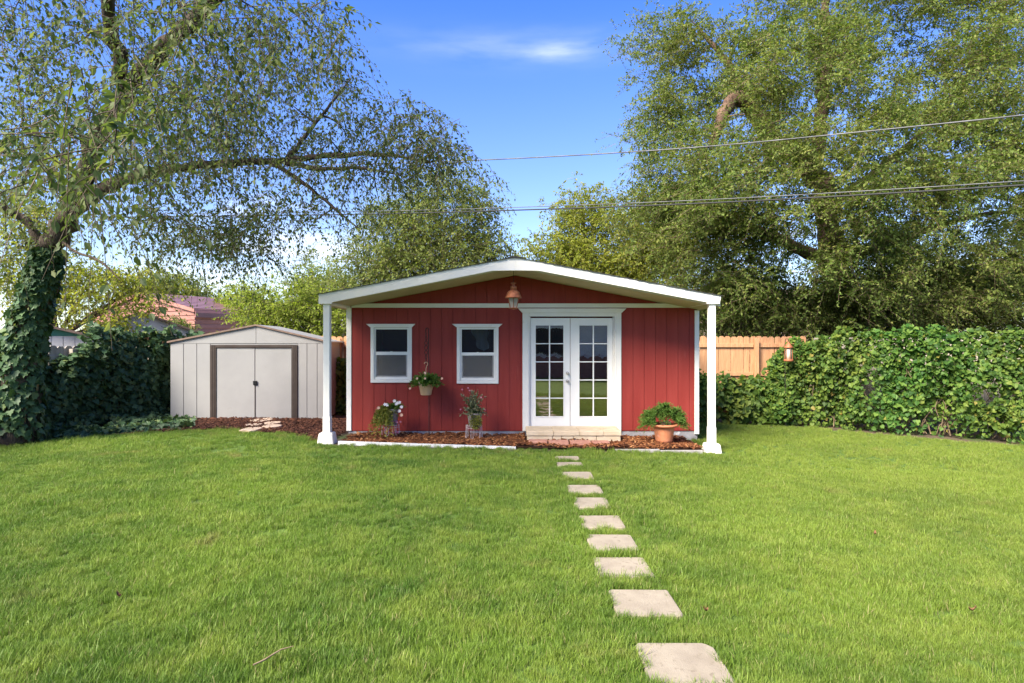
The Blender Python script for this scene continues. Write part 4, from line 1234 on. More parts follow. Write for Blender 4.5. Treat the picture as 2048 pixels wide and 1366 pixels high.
# ------------------------------------------------------------------ vines and ivy
def hedge(name, label, cat, base, top_fn, n, size, tmpl, mat, thick, density_fn=None, nobj=300, leafmesh='leaf', outward=None, stems=60, stem_mat=None, lean=0.0, zlow=0.0, jit=.42, lumpy=1.0):
    base = np.array(base, float)
    seg = np.linalg.norm(np.diff(base, axis=0), axis=1)
    cum = np.concatenate([[0], np.cumsum(seg)])
    root = thing(name, label, cat, (base[len(base) // 2][0], base[len(base) // 2][1], float(gz(base[len(base) // 2][0]))))
    s = rng.random(n) * cum[-1]
    bx_, by_ = np.interp(s, cum, base[:, 0]), np.interp(s, cum, base[:, 1])
    i = np.clip(np.searchsorted(cum, s) - 1, 0, len(seg) - 1)
    t = np.diff(base, axis=0)[i] / seg[i][:, None]
    nx, ny = t[:, 1], -t[:, 0]                       # outward: to the right of the direction of travel
    top = top_fn(s, cum[-1])
    v = rng.random(n) ** .9
    z0 = gz(bx_) + zlow
    lump = lumpy * (.16 * np.sin(s * 3.1 + v * 4) + .12 * np.sin(s * 7.3 - v * 6 + 1) + .10 * np.sin(s * 13 + v * 11) * np.sin(v * 17 + s * 2))
    prof = np.sqrt(np.clip(1 - np.clip((v - .72) / .28, 0, 1) ** 2, 0, 1))     # rounds off at the top
    depth = rng.random(n) ** 1.8
    outd = thick * (.55 + .45 * prof + lump * .9) * (1 - .75 * depth) - lean * v
    top_l = top + .05 * np.sin(s * 4.7) + .06 * np.sin(s * 11.3 + 2)
    P = np.stack([bx_ + nx * outd, by_ + ny * outd, z0 + v * (top_l - z0) + rng.normal(0, .03, n)], -1)
    P[:, :2] += rng.normal(0, .03, (n, 2))
    if density_fn is not None:
        ok = rng.random(n) < density_fn(s, v, cum[-1])
    else: ok = np.ones(n, bool)
    out3 = np.stack([nx, ny, np.full(n, .35) + .9 * (v > .85)], -1)
    ax = out3 * .45 + np.array([0, 0, -.75]) + rng.normal(0, .45, (n, 3))
    nr = out3 + rng.normal(0, jit, (n, 3))
    sz = size * (.55 + .75 * rng.random(n))
    P, ax, nr, sz, depth = P[ok], ax[ok], nr[ok], sz[ok], depth[ok]
    # the largest leaves in view become single parts
    px = P[:, 0] / P[:, 1] * F
    score = sz / P[:, 1] * (depth < .25) * (np.abs(px) < 1010)
    order = np.argsort(-score)
    pick = np.zeros(len(P), bool); pick[order[:nobj]] = True
    single_leaves(root, tmpl, P[pick], ax[pick], nr[pick], sz[pick], mat)
    g = Geo()
    at = leaves(g, tmpl, P[~pick], ax[~pick], nr[~pick], sz[~pick])
    tag(g.build('foliage', mat, root, attr=at), kind='stuff')
    gs = Geo()
    for k in range(stems):
        s0 = random.random() * cum[-1]
        pts = []
        hgt = float(top_fn(np.array([s0]), cum[-1])[0]) * random.uniform(.5, .98)
        dr = random.uniform(-.8, .8)
        for q in np.linspace(0, 1, 7):
            sc_ = min(max(s0 + dr * q + .08 * math.sin(q * 9 + k), 0), cum[-1])
            x, y = np.interp(sc_, cum, base[:, 0]), np.interp(sc_, cum, base[:, 1])
            ii = min(max(int(np.searchsorted(cum, sc_)) - 1, 0), len(seg) - 1)
            tt = np.diff(base, axis=0)[ii] / seg[ii]
            o_ = thick * random.uniform(.25, .75)
            pts.append((x + tt[1] * o_, y - tt[0] * o_, float(gz(x)) + q * hgt))
        gs.tube(pts, np.linspace(.010, .004, 7), 5)
    if stems: tag(gs.build('stems', stem_mat or MAT['twig'], root, True), kind='stuff')
    return root

def single_leaves(root, tmpl, P, ax, nr, sz, mat, name='leaf'):
    me = bpy.data.meshes.new(name)
    me.from_pydata([tuple(v) for v in tmpl[0]], [], [tuple(int(i) for i in f) for f in tmpl[2]])
    me.materials.append(mat); me.update()
    Rm = frames(ax, nr)
    o0 = np.array(origin_of(root))
    proto = None
    for p, r_, s_ in zip(P, Rm, sz):
        o = bpy.data.objects.new(name, me) if proto is None else proto.copy()
        proto = proto or o
        COL.objects.link(o); o.parent = root
        m = Matrix([[*(r_[0] * s_), p[0] - o0[0]], [*(r_[1] * s_), p[1] - o0[1]], [*(r_[2] * s_), p[2] - o0[2]], [0, 0, 0, 1]])
        o.matrix_local = m

# right: vine over the fence, tall part
def vtop(s, L):
    return np.interp(s / L, [0, .06, .15, .25, .4, .5, .8, 1], [1.25, 1.74, 1.86, 1.95, 1.93, 1.80, 1.72, 1.7])
def vden(s, v, L):
    u = s / L
    d = np.ones(len(s))
    for cu, cv, ru, rv in ((.22, .42, .03, .2), (.41, .42, .03, .13), (.33, .12, .06, .12), (.52, .3, .02, .16), (.12, .2, .03, .2), (.60, .08, .05, .08)):
        d *= 1 - .85 * np.exp(-((u - cu) / ru) ** 2 - ((v - cv) / rv) ** 2)
    d *= np.where(v < .10, .55, 1)
    return d
vb = [(5.85, 13.75), (6.9, 13.45), (7.7, 12.75), (8.7, 11.95), (9.9, 11.15), (11.6, 10.1), (14, 8.6)]
hedge('vine_hedge', 'tall mass of broad leaved green vine covering the fence right of the house', 'vine', vb, vtop, 30000, .080, T_VINE, MAT['vineleaf'], .50, vden, jit=.75, lumpy=1.9, stems=150, stem_mat=MAT['vinestem'])
def vtop2(s, L):
    return np.interp(s / L, [0, .2, .4, .55, .7, .85, 1], [1.15, 1.25, .95, .88, .85, 1.05, 1.3])
hedge('vine_hedge', 'low leafy vine in front of the cedar fence by the porch', 'vine', [(3.1, 13.75), (4.2, 13.72), (5.2, 13.7), (6.2, 13.6)], vtop2, 3600, .105, T_VINE, MAT['vineleaf'], .42,
      lambda s, v, L: np.where(v < .12, .5, .95) * (1 - .8 * np.exp(-((s / L - .52) / .05) ** 2 - ((v - .35) / .25) ** 2)), nobj=200, stems=30, stem_mat=MAT['drystem'])
def vtop3(s, L):
    return np.interp(s / L, [0, .3, .6, 1], [.9, 1.35, 1.55, 1.5])
hedge('vine_hedge', 'narrow vine climbing the cedar fence between metal shed and red house', 'vine', [(-4.6, 13.8), (-3.9, 13.75), (-3.2, 13.75), (-2.4, 13.75)], vtop3, 2300, .10, T_VINE, MAT['vineleaf'], .38, None, nobj=60, stems=12)

# left: ivy wall and its apron
def itop(s, L):
    Y = 5.5 + s / L * 8.0
    return np.interp(s / L, [0, .5, .565, .60, .66, .70, .8, .9, 1], [1.9, 1.75, 1.45, 1.35, 1.55, 1.93, 1.95, 1.92, 1.86])
ib = [(-7.35, 13.3), (-7.9, 11.8), (-8.4, 10.2), (-8.8, 8.5), (-9.4, 6.0)]
ib = [(-9.4, 6.0), (-8.9, 8.3), (-8.5, 10.2), (-7.95, 11.9), (-7.2, 13.5)]
hedge('ivy_hedge', 'dark glossy ivy smothering the boundary fence beside the metal shed', 'ivy', ib, itop, 15000, .105, T_IVY, MAT['ivyleaf'], .42, None, stems=30)

def ivy_apron():
    root = thing('ivy_ground_cover', 'low dark ivy spreading from the ivy hedge to the lawn edge', 'ivy', (-7.2, 10.3, .1))
    n = 9000
    x = rng.uniform(-9.2, -5.6, n); y = rng.uniform(6.5, 12.6, n)
    edge = np.interp(x, L_EDGE[:, 0], L_EDGE[:, 1])
    fx_ = np.interp(y, [6, 8.3, 10.2, 11.9, 13.5], [-9.4, -8.9, -8.5, -7.95, -7.2])
    wob = .09 * np.sin(x * 5.3) + .07 * np.sin(x * 12.1 + 1)
    ok = (y > edge + .05 + wob) & (x > fx_ - .1) & (x < -5.75 - .5 * (y - 10.8) * (y > 10.8)) & ~((x > -6.98) & (y > 12.1))
    x, y, edge, fx_ = x[ok], y[ok], edge[ok], fx_[ok]
    m = len(x)
    hgt = np.clip(.40 - .33 * (x - fx_), .06, .42) * np.clip((y - edge) * 2.2 + .25, .2, 1) * (.8 + .3 * np.sin(x * 7) * np.sin(y * 6))
    P = np.stack([x, y, gz(x) + hgt * rng.random(m) ** .45], -1)
    ax = rng.normal(0, .7, (m, 3)) + np.array([.35, -.45, -.15]); nr = rng.normal(0, .4, (m, 3)) + np.array([.25, -.35, 1])
    sz = .10 * (.5 + .7 * rng.random(m))
    score = sz / P[:, 1] * (np.abs(P[:, 0] / P[:, 1] * F) < 1020) * (P[:, 2] > gz(x) + hgt * .7)
    pick = np.zeros(m, bool); pick[np.argsort(-score)[:200]] = True
    single_leaves(root, T_IVY, P[pick], ax[pick], nr[pick], sz[pick], MAT['ivyleaf'])
    g = Geo(); at = leaves(g, T_IVY, P[~pick], ax[~pick], nr[~pick], sz[~pick])
    tag(g.build('foliage', MAT['ivyleaf'], root, attr=at), kind='stuff')
ivy_apron()

# boundary fence under the ivy: pale boards
fence('pale boundary fence behind the dark ivy', (-9.55, 6.0), (-7.35, 13.55), 1.62, MAT['oldfence'])

# bird feeder lantern on a hook by the vine
BY = 13.0
bp_ = lambda px, py: tuple(W(px, py, BY))
ln = thing('garden_lantern', 'rusty red metal lantern hanging before the cedar fence', 'lantern', bp_(1577, 723))
c = W(1577, 700, BY)
wz3 = lambda py: EYE + (683 - py) / F * BY
lathe('roof', (c.x, BY, 0), [(.095, wz3(696)), (.10, wz3(694.5)), (.06, wz3(690)), (.03, wz3(686)), (.012, wz3(684)), (.004, wz3(683))], MAT['copper'], ln, 12)
for k in range(6):
    a = R(60 * k + 30)
    g = Geo(); g.tube([(c.x + .078 * math.cos(a), BY + .078 * math.sin(a), wz3(696)), (c.x + .078 * math.cos(a), BY + .078 * math.sin(a), wz3(719))], [.008, .008], 5); g.build('bar', MAT['copper'], ln)
lathe('glass_chimney', (c.x, BY, 0), [(.06, wz3(719)), (.062, wz3(707)), (.055, wz3(697))], MAT['frost'], ln, 14)
lathe('base', (c.x, BY, 0), [(.085, wz3(723)), (.10, wz3(722)), (.10, wz3(719.5)), (.085, wz3(718.5))], MAT['copper'], ln, 14)
hk = thing('shepherd_hook', 'thin dark garden hook holding the lantern among vine leaves', 'plant hook', (W(1571, 860, BY)))
g = Geo(); g.tube([bp_(1571, 850), bp_(1570, 720), bp_(1570, 686), bp_(1571, 679), bp_(1574, 677), bp_(1577, 679), bp_(1577, 684)], [.007] * 7, 6); g.build('pole', MAT['iron'], hk, True)

# ------------------------------------------------------------------ trees
def grow(name, label, cat, base, limbs, clusters, crad, twigs, tlen, per, leaf, mat, bark, droop=.5, tmpl=T_ELM, twig_r=.003, nobj=0, group=None, outward=None, leaf_down=.5, brad=.02, twig_mesh=True, twig_mat=None, drop=None):
    """limbs: polylines [(x, y, z, r)..]; clusters: (n,3) centres of leafy sprays, joined to the nearest wood"""
    root = thing(name, label, cat, base, group)
    g = Geo()
    nodes_ = []
    for lb in limbs:
        lb = np.array(lb, float)
        # smooth resample
        m = max(8, len(lb) * 5)
        t = np.linspace(0, len(lb) - 1, m)
        pts = np.stack([np.interp(t, np.arange(len(lb)), lb[:, i]) for i in range(4)], -1)
        for _ in range(3): pts[1:-1] = (pts[:-2] + 2 * pts[1:-1] + pts[2:]) / 4
        j = .22 * pts[:, 3:4] * rng.normal(0, 1, (m, 3)); j[0] = 0
        pts[:, :3] += j
        g.tube(pts[:, :3], pts[:, 3] * (1 + .08 * rng.normal(0, 1, m)), 10)
        nodes_.append(pts)
    g.build('trunk', bark, root, True)
    nd = np.concatenate(nodes_)
    nodeP = nd[:, :3].copy(); nodeR = nd[:, 3].copy()
    C = clusters
    d0 = np.min(np.linalg.norm(C[:, None, :] - nodeP[None], axis=2), axis=1) if len(C) * len(nodeP) < 4e6 else np.linalg.norm(C - nodeP.mean(0), axis=1)
    gb = Geo()
    for ci in np.argsort(d0):
        c = C[ci]
        d = np.linalg.norm(nodeP - c, axis=1) + .6 * np.maximum(nodeP[:, 2] - c[2] - .2, 0) * 0
        k = int(np.argmin(d))
        a = nodeP[k]; L = d[k]
        if L < .08: continue
        m = 6
        t = np.linspace(0, 1, m)
        mid = (a + c) / 2 + rng.normal(0, .12 * L, 3) + np.array([0, 0, .10 * L])
        pts = ((1 - t) ** 2)[:, None] * a + (2 * t * (1 - t))[:, None] * mid + (t ** 2)[:, None] * c
        r0 = min(nodeR[k] * .7, brad + .012 * L); r1 = max(.004, r0 * .4)
        rr = np.linspace(r0, r1, m)
        gb.tube(pts, rr, 5)
        nodeP = np.concatenate([nodeP, pts[2:]]); nodeR = np.concatenate([nodeR, rr[2:]])
    if gb.n: tag(gb.build('branches', bark, root, True), kind='stuff')
    # twigs and leaves
    n = len(C) * twigs
    S0 = np.repeat(C, twigs, 0) + rng.normal(0, 1, (n, 3)) * crad * np.array([1, 1, .8])
    if drop is not None:
        S0 = S0[~drop(S0)]; n = len(S0)
    D = rng.normal(0, 1, (n, 3)); D[:, 2] = D[:, 2] * .6 - .1
    if outward is not None: D += outward * unit(S0 - np.array(base) - np.array([0, 0, 3.0]))
    D = unit(D)
    L = tlen * (.5 + .9 * rng.random(n))
    tt = (np.arange(per) + .5) / per
    def along(t):
        return S0[:, None, :] + D[:, None, :] * (L[:, None] * t[None])[..., None] + np.array([0, 0, -1.]) * (droop * L[:, None] * t[None] ** 2)[..., None]
    P = along(tt)
    tan = D[:, None, :] + np.array([0, 0, -2.]) * (droop * tt)[None, :, None]
    side = unit(np.cross(tan, rng.normal(0, 1, (n, 1, 3)) + np.array([0, 0, .6])))
    alt = np.where(np.arange(per) % 2 == 0, 1., -1.)[None, :, None]
    ax = side * alt * .9 + tan * .45 + np.array([0, 0, -leaf_down]) + rng.normal(0, .3, (n, per, 3))
    nr = rng.normal(0, .55, (n, per, 3)) + np.array([0, -.1, .9])
    P = P.reshape(-1, 3) + rng.normal(0, .012, (n * per, 3)); ax = ax.reshape(-1, 3); nr = nr.reshape(-1, 3)
    sz = leaf * (.55 + .8 * rng.random(n * per))
    pick = np.zeros(len(P), bool)
    crown = Geo()
    if nobj:
        px = P[:, 0] / np.maximum(P[:, 1], .1) * F; py = (P[:, 2] - EYE) / np.maximum(P[:, 1], .1) * F
        sc_ = sz / np.maximum(P[:, 1], .1) * (np.abs(px) < 1020) * (np.abs(py) < 680) * (P[:, 1] > .5)
        pick[np.argsort(-sc_)[:nobj]] = True
        single_leaves(root, T_ELM_HI, P[pick], ax[pick], nr[pick], sz[pick], mat)
    at = leaves(crown, tmpl, P[~pick], ax[~pick], nr[~pick], sz[~pick])
    tag(crown.build('crown', mat, root, attr=at), kind='stuff')
    if twig_mesh:
        seg_n = 3 if nobj else 1
        q = along(np.linspace(0, 1, seg_n + 1))
        k = 3
        ang = np.arange(k) * 2 * np.pi / k
        u = unit(np.cross(D, np.array([.3, .2, .93]))); v = np.cross(D, u)
        rad = twig_r * np.linspace(1.3, .4, seg_n + 1)
        ring = np.cos(ang)[None, None, :, None] * u[:, None, None, :] + np.sin(ang)[None, None, :, None] * v[:, None, None, :]
        V = (q[:, :, None, :] + ring * rad[None, :, None, None]).reshape(-1, 3)
        f = np.array([(s * k + j, s * k + (j + 1) % k, (s + 1) * k + (j + 1) % k, (s + 1) * k + j) for s in range(seg_n) for j in range(k)])
        Fq = (f[None] + (np.arange(n) * (seg_n + 1) * k)[:, None, None]).reshape(-1, 4)
        gt = Geo(); gt.add(V, Fq); tag(gt.build('twigs', twig_mat or MAT['twig'], root), kind='stuff')
    return root

def ell(n, c, r, shell=.0, zmin=None):
    d = unit(rng.normal(0, 1, (n, 3)))
    rad = (shell + (1 - shell) * rng.random(n)) ** (1 / 2.2)
    P = np.array(c) + d * rad[:, None] * np.array(r)
    if zmin is not None: P = P[P[:, 2] > zmin]
    return P
def pl4(pts): return [(*W(a, b, Y), r) for a, b, Y, r in pts]

# --- elm overhanging the yard on the left
trunk = pl4([(30, 870, 9.35, .28), (38, 760, 9.32, .22), (58, 640, 9.25, .19), (84, 550, 9.15, .165), (105, 480, 9.05, .155), (148, 412, 8.95, .15)])
limbA = pl4([(146, 414, 8.95, .13), (215, 372, 8.8, .092), (290, 346, 8.65, .072), (380, 331, 8.5, .058), (470, 325, 8.4, .048), (565, 321, 8.3, .038), (650, 311, 8.2, .04), (760, 306, 8.1, .026), (860, 325, 8.0, .014)])
limbA2 = pl4([(565, 322, 8.3, .04), (640, 340, 8.15, .03), (720, 334, 8.0, .02), (800, 350, 7.9, .01)])
limbA3 = pl4([(540, 324, 8.3, .035), (600, 360, 8.2, .028), (655, 405, 8.1, .02), (715, 455, 8.0, .009)])
limbA4 = pl4([(575, 318, 8.3, .035), (620, 260, 8.2, .026), (660, 210, 8.1, .018), (700, 160, 8.0, .008)])
limbB = pl4([(146, 410, 8.95, .15), (185, 300, 8.5, .125), (250, 190, 8.1, .11), (330, 90, 7.6, .095), (405, 20, 7.2, .085), (470, -60, 6.8, .085), (580, -180, 6.2, .06), (700, -330, 5.6, .03)])
limbC = pl4([(250, 190, 8.1, .09), (225, 60, 7.2, .08), (190, -110, 6.2, .07), (160, -360, 5.0, .055), (200, -700, 3.8, .035)])
limbD = pl4([(98, 500, 9.08, .08), (50, 440, 8.9, .06), (-20, 400, 8.6, .045), (-160, 330, 8.2, .03)])
limbE = pl4([(110, 470, 9.05, .03), (150, 505, 8.9, .018), (200, 520, 8.8, .018), (240, 560, 8.7, .008)])
def polysample(n, poly, Y0, Y1, wfun=None):
    poly = np.array(poly, float)
    lo, hi = poly.min(0), poly.max(0)
    out = []
    while len(out) < n:
        p = lo + (hi - lo) * rng.random(2)
        x, y = poly[:, 0], poly[:, 1]; x2, y2 = np.roll(x, -1), np.roll(y, -1)
        c = ((y > p[1]) != (y2 > p[1])) & (p[0] < (x2 - x) * (p[1] - y) / (y2 - y + 1e-9) + x)
        if c.sum() % 2: out.append(tuple(W(p[0], p[1], rng.uniform(Y0, Y1))))
    return np.array(out)
cl = np.concatenate([
    polysample(150, [(150, 250), (420, 90), (700, 60), (760, 150), (860, 225), (950, 320), (900, 345), (760, 400), (700, 470), (560, 440), (430, 470), (300, 430), (180, 430)], 7.2, 9.2),
    polysample(112, [(0, 0), (690, 0), (715, 90), (640, 200), (420, 330), (150, 380), (0, 440)], 5.5, 9.0),
    polysample(32, [(0, -60), (650, -120), (690, 20), (560, 200), (300, 300), (0, 380)], 4.0, 6.0),
    polysample(17, [(780, 230), (870, 235), (975, 330), (960, 360), (800, 350)], 7.4, 8.3),
    polysample(55, [(160, 420), (700, 440), (640, 470), (600, 510), (480, 510), (330, 480), (170, 500)], 7.6, 8.8),
    polysample(12, [(0, 60), (240, 120), (330, 300), (130, 330), (0, 400)], 3.0, 4.6),
    polysample(16, [(-150, 250), (90, 300), (100, 520), (-100, 560)], 6.5, 9.5),
    ell(130, (-5.2, 6.6, 7.6), (3.6, 3.4, 1.8)),
])
_px = cl[:, 0] / cl[:, 1] * F + 1024; _py = 683 - (cl[:, 2] - EYE) / cl[:, 1] * F
cl = cl[~((_px > 70) & (_px < 300) & (_py > 300) & (_py < 530) & (cl[:, 1] < 8.9) & (rng.random(len(cl)) < .85))]
grow('elm_tree', 'ivy wrapped elm with long drooping limb reaching over the metal shed', 'tree', tuple(W(34, 850, 9.35)), [trunk, limbA, limbA2, limbA3, limbA4, limbB, limbC, limbD, limbE], cl, .14, 9, .48, 13,
     .053, MAT['elmleaf'], MAT['bark'], drop=lambda q: (q[:, 0] / q[:, 1] > -.40) & ((q[:, 2] - EYE) / q[:, 1] < .20), droop=.75, nobj=300, leaf_down=.6, brad=.012)

# ivy climbing its trunk
def trunk_ivy():
    root = thing('trunk_ivy', 'dark ivy wrapped round the lower trunk of the elm', 'ivy', tuple(W(34, 850, 9.35)))
    tp_ = np.array(trunk)[:5]
    n = 2600
    t = rng.random(n) ** .9 * 3.72
    c = np.stack([np.interp(t, np.arange(5), tp_[:, i]) for i in range(4)], -1)
    a = rng.random(n) * 6.283
    out = np.stack([np.cos(a), np.sin(a), np.zeros(n)], -1)
    taper = np.interp(t, [0, 1, 2.6, 3.72], [.15, .10, .085, .02])
    P = c[:, :3] + out * (c[:, 3] + taper * (.2 + .8 * rng.random(n)) * (.85 + .3 * np.sin(t * 9 + a * 2)))[:, None]
    ax = out * .3 + np.array([0, 0, -.8]) + rng.normal(0, .35, (n, 3)); nr = out + rng.normal(0, .35, (n, 3)) + np.array([0, 0, .3])
    sz = .12 * (.5 + .7 * rng.random(n))
    score = sz * (out[:, 1] < -.2) * (P[:, 0] / P[:, 1] * F > -1020)
    pick = np.zeros(n, bool); pick[np.argsort(-score)[:200]] = True
    single_leaves(root, T_IVY, P[pick], ax[pick], nr[pick], sz[pick], MAT['ivyleaf'])
    g = Geo(); at = leaves(g, T_IVY, P[~pick], ax[~pick], nr[~pick], sz[~pick])
    tag(g.build('foliage', MAT['ivyleaf'], root, attr=at), kind='stuff')
    gs = Geo()
    for k in range(14):
        a0 = random.uniform(0, 6.283)
        ts = np.linspace(.2, random.uniform(3.2, 4.0), 12)
        cc = np.stack([np.interp(ts, np.arange(5), tp_[:, i]) for i in range(4)], -1)
        aa = a0 + .5 * np.sin(ts * 2 + k)
        gs.tube(cc[:, :3] + np.stack([np.cos(aa), np.sin(aa), 0 * aa], -1) * (cc[:, 3] + .012)[:, None], np.linspace(.012, .004, 12), 5)
    gs.build('stems', MAT['drystem'], root, True)
trunk_ivy()

# --- big elm beyond the fence on the right
b0 = W(1640, 760, 17.5)
bt = pl4([(1690, 780, 17.8, .50), (1680, 640, 17.7, .42), (1672, 520, 17.6, .36), (1655, 420, 17.4, .32), (1630, 340, 17.2, .28)])
b1 = pl4([(1630, 345, 17.2, .28), (1560, 290, 16.6, .22), (1505, 215, 16.2, .20), (1468, 190, 15.9, .18), (1440, 240, 15.6, .15), (1425, 290, 15.4, .09)])
b2 = pl4([(1630, 345, 17.2, .22), (1640, 260, 17.2, .18), (1655, 150, 17.2, .18), (1650, 40, 17.2, .12), (1660, -90, 17, .06)])
b3 = pl4([(1655, 420, 17.4, .16), (1760, 340, 17.2, .12), (1870, 240, 17.0, .08), (1960, 120, 16.8, .07), (2010, 20, 16.6, .04)])
b4 = pl4([(1672, 520, 17.6, .18), (1800, 480, 17.0, .12), (1940, 430, 16.6, .07), (2060, 420, 16.4, .04)])
b5 = pl4([(1672, 530, 17.6, .20), (1560, 480, 16.5, .15), (1450, 430, 15.6, .10), (1360, 400, 15.2, .05)])
b6 = pl4([(1540, 300, 16.5, .16), (1460, 130, 16.6, .10), (1400, 60, 16.6, .05)])
rng = np.random.default_rng(23)
def crown_big():
    poly = [(1262, 130), (1300, 150), (1320, 50), (1380, 60), (1470, 20), (1540, -40), (1600, -120), (1760, -160), (1930, -80), (2050, 40), (2140, 100), (2160, 640), (1900, 650), (1560, 655), (1430, 640), (1330, 560), (1300, 430), (1285, 330), (1300, 240)]
    def dome(A, jit):
        px = A[:, 0] / A[:, 1] * F + 1024; py = 683 - (A[:, 2] - EYE) / A[:, 1] * F
        q = np.clip(((px - 1720) / 450) ** 2 + ((py - 330) / 420) ** 2, 0, 1)
        Yn = 13.0 + 3.4 * q + rng.normal(0, jit, len(A))
        return np.stack([(px - 1024) / F * Yn, Yn, EYE + (683 - py) / F * Yn], -1)
    # boughs: leafy clumps with hollows between them
    A = dome(polysample(125, poly, 13, 15), .5)
    A = np.repeat(A, 7, 0) + rng.normal(0, 1, (125 * 7, 3)) * np.array([.42, .42, .36])
    B = polysample(40, poly, 15.2, 19.2)
    B = np.repeat(B, 8, 0) + rng.normal(0, 1, (320, 3)) * np.array([.6, .6, .5])
    C = dome(polysample(110, poly, 13, 15), .6) + np.array([0, 1.3, 0])
    D = polysample(70, [(1290, 400), (1400, 380), (1560, 430), (1560, 600), (1380, 620), (1330, 560)], 14.6, 17.5)
    E = polysample(60, [(1700, 440), (2140, 420), (2140, 620), (1650, 620)], 14.6, 18)
    G = polysample(75, [(1430, 560), (2140, 540), (2140, 640), (1440, 645)], 14.6, 15.6)
    H = polysample(30, [(1380, 180), (1580, 180), (1580, 320), (1380, 320)], 16.8, 18)
    I = polysample(45, [(1780, 120), (2060, 80), (2080, 340), (1760, 340)], 15.6, 17.6)
    P = np.concatenate([A, B, C, D, E, G, H, I])
    px = P[:, 0] / P[:, 1] * F + 1024; py = 683 - (P[:, 2] - EYE) / P[:, 1] * F
    keep = ~((px > 1405) & (px < 1530) & (py > 165) & (py < 300) & (P[:, 1] < 16.3) & (rng.random(len(P)) < .6))
    keep &= ~((px > 1590) & (px < 1690) & (py > 240) & (py < 470) & (P[:, 1] < 17) & (rng.random(len(P)) < .5))
    keep &= (P[:, 1] < 14.25) | (P[:, 2] > 1.5)
    keep &= P[:, 2] > 1.5
    return P[keep]
grow('elm_tree', 'huge shaggy elm with arching dead limb beyond the fence right of the house', 'tree', tuple(b0), [bt, b1, b2, b3, b4, b5, b6], crown_big(), .20, 20, .50, 16,
     .072, MAT['bigelm'], MAT['barkred'], droop=.30, leaf_down=.2, twig_r=.0035, brad=.02, outward=.45, twig_mat=MAT['vinestem'])

# --- other trees and bushes behind
def simple_tree(name, label, px, Y, zbase, crown_px, ncl, leaf, mat, twigs=22, per=10, tlen=.5, crad=.35, droop=.4, r0=.16, up=.3, zmin=.3, twig_mesh=True):
    """crown_px: list of (px, py, rx, ry) blobs at depth Y"""
    base = W(px, 683, Y); base.z = zbase
    cl_ = []
    tot = sum(c[2] * c[3] for c in crown_px)
    limbs = []
    topc = min(crown_px, key=lambda c: c[1])
    tc = W(topc[0], topc[1], Y)
    fork = Vector((base.x, Y, base.z)).lerp(tc, .42)
    limbs.append([(base.x, Y, base.z - .2, r0), (*((base + fork) / 2), r0 * .85), (*fork, r0 * .7), (*fork.lerp(tc, .6), r0 * .35), (*tc, r0 * .12)])
    for c in crown_px:
        k = max(3, int(ncl * c[2] * c[3] / tot))
        cc = W(c[0], c[1], Y)
        cl_.append(ell(k, cc, (c[2] / F * Y, min(c[2], 1.2 * c[3]) / F * Y * .9, c[3] / F * Y), shell=.3, zmin=zmin))
        if c is not topc: limbs.append([(*fork, r0 * .4), (*fork.lerp(cc, .5), r0 * .28), (*cc, r0 * .1)])
    return grow(name, label, 'tree' if 'bush' not in name and 'shrub' not in name else 'bush', tuple(base), limbs, np.concatenate(cl_), crad, twigs, tlen, per, leaf, mat, MAT['bark'], droop=droop, outward=up, leaf_down=.3, brad=.012, twig_r=.0035, twig_mesh=twig_mesh)

simple_tree('elm_tree', 'dense grey green elm rising behind the red house roof', 860, 17.0, -.1,
            [(800, 490, 85, 90), (890, 440, 95, 90), (940, 520, 60, 80), (730, 560, 70, 55), (860, 560, 110, 60)], 210, .085, MAT['midelm'], twigs=26, per=10, droop=.5, r0=.25, crad=.30)
simple_tree('ash_tree', 'light yellow green tree beyond the red house roof', 1200, 21.0, -.1,
            [(1210, 500, 95, 70), (1110, 520, 65, 42), (1300, 470, 80, 75), (1165, 425, 55, 38), (1290, 560, 100, 50), (1180, 570, 110, 45)], 250, .105, MAT['yellowleaf'], twigs=24, per=10, crad=.38, r0=.2)
simple_tree('elm_sapling', 'thin open sapling above the lime bush behind the shed', 606, 17.5, -.1,
            [(606, 550, 22, 55), (640, 590, 50, 40), (660, 630, 50, 40)], 42, .07, MAT['midelm'], twigs=12, per=9, crad=.22, r0=.05, up=.8)
simple_tree('lime_bush', 'bright lime green bush behind the beige metal shed', 560, 15.6, -.1,
            [(560, 620, 75, 45), (520, 640, 60, 35), (620, 645, 65, 35), (585, 600, 40, 30)], 95, .075, MAT['limeleaf'], twigs=22, per=10, tlen=.42, crad=.22, droop=-.1, r0=.07, up=1.2)
simple_tree('maple_tree', 'sunlit yellow green maple between the elm trunk and pink barn', 170, 13.2, 0,
            [(180, 560, 75, 40), (250, 590, 60, 40), (100, 560, 60, 50), (20, 560, 60, 60), (200, 630, 70, 22), (40, 450, 70, 70), (290, 560, 35, 26)], 92, .085, MAT['yellowleaf'], twigs=16, per=9, crad=.22, r0=.12)
simple_tree('round_shrub', 'small round dark green shrub in front of the barn corner', 358, 20.0, 0,
            [(358, 660, 26, 20), (366, 672, 26, 16)], 26, .08, MAT['midelm'], twigs=20, per=9, crad=.12, r0=.04, tlen=.25)
simple_tree('distant_tree', 'hazy green round tree behind the barn roof', 350, 36.0, 0,
            [(340, 580, 55, 28), (395, 595, 28, 18), (300, 585, 40, 24)], 60, .17, MAT['midelm'], twigs=20, per=9, crad=.5, r0=.2, tlen=.6, twig_mesh=False)
simple_tree('distant_tree', 'pale green feathery treetop between barn and lime bush', 480, 30.0, 0,
            [(480, 610, 36, 24), (500, 630, 46, 26)], 50, .14, MAT['limeleaf'], twigs=20, per=9, crad=.4, r0=.16, tlen=.55, twig_mesh=False)
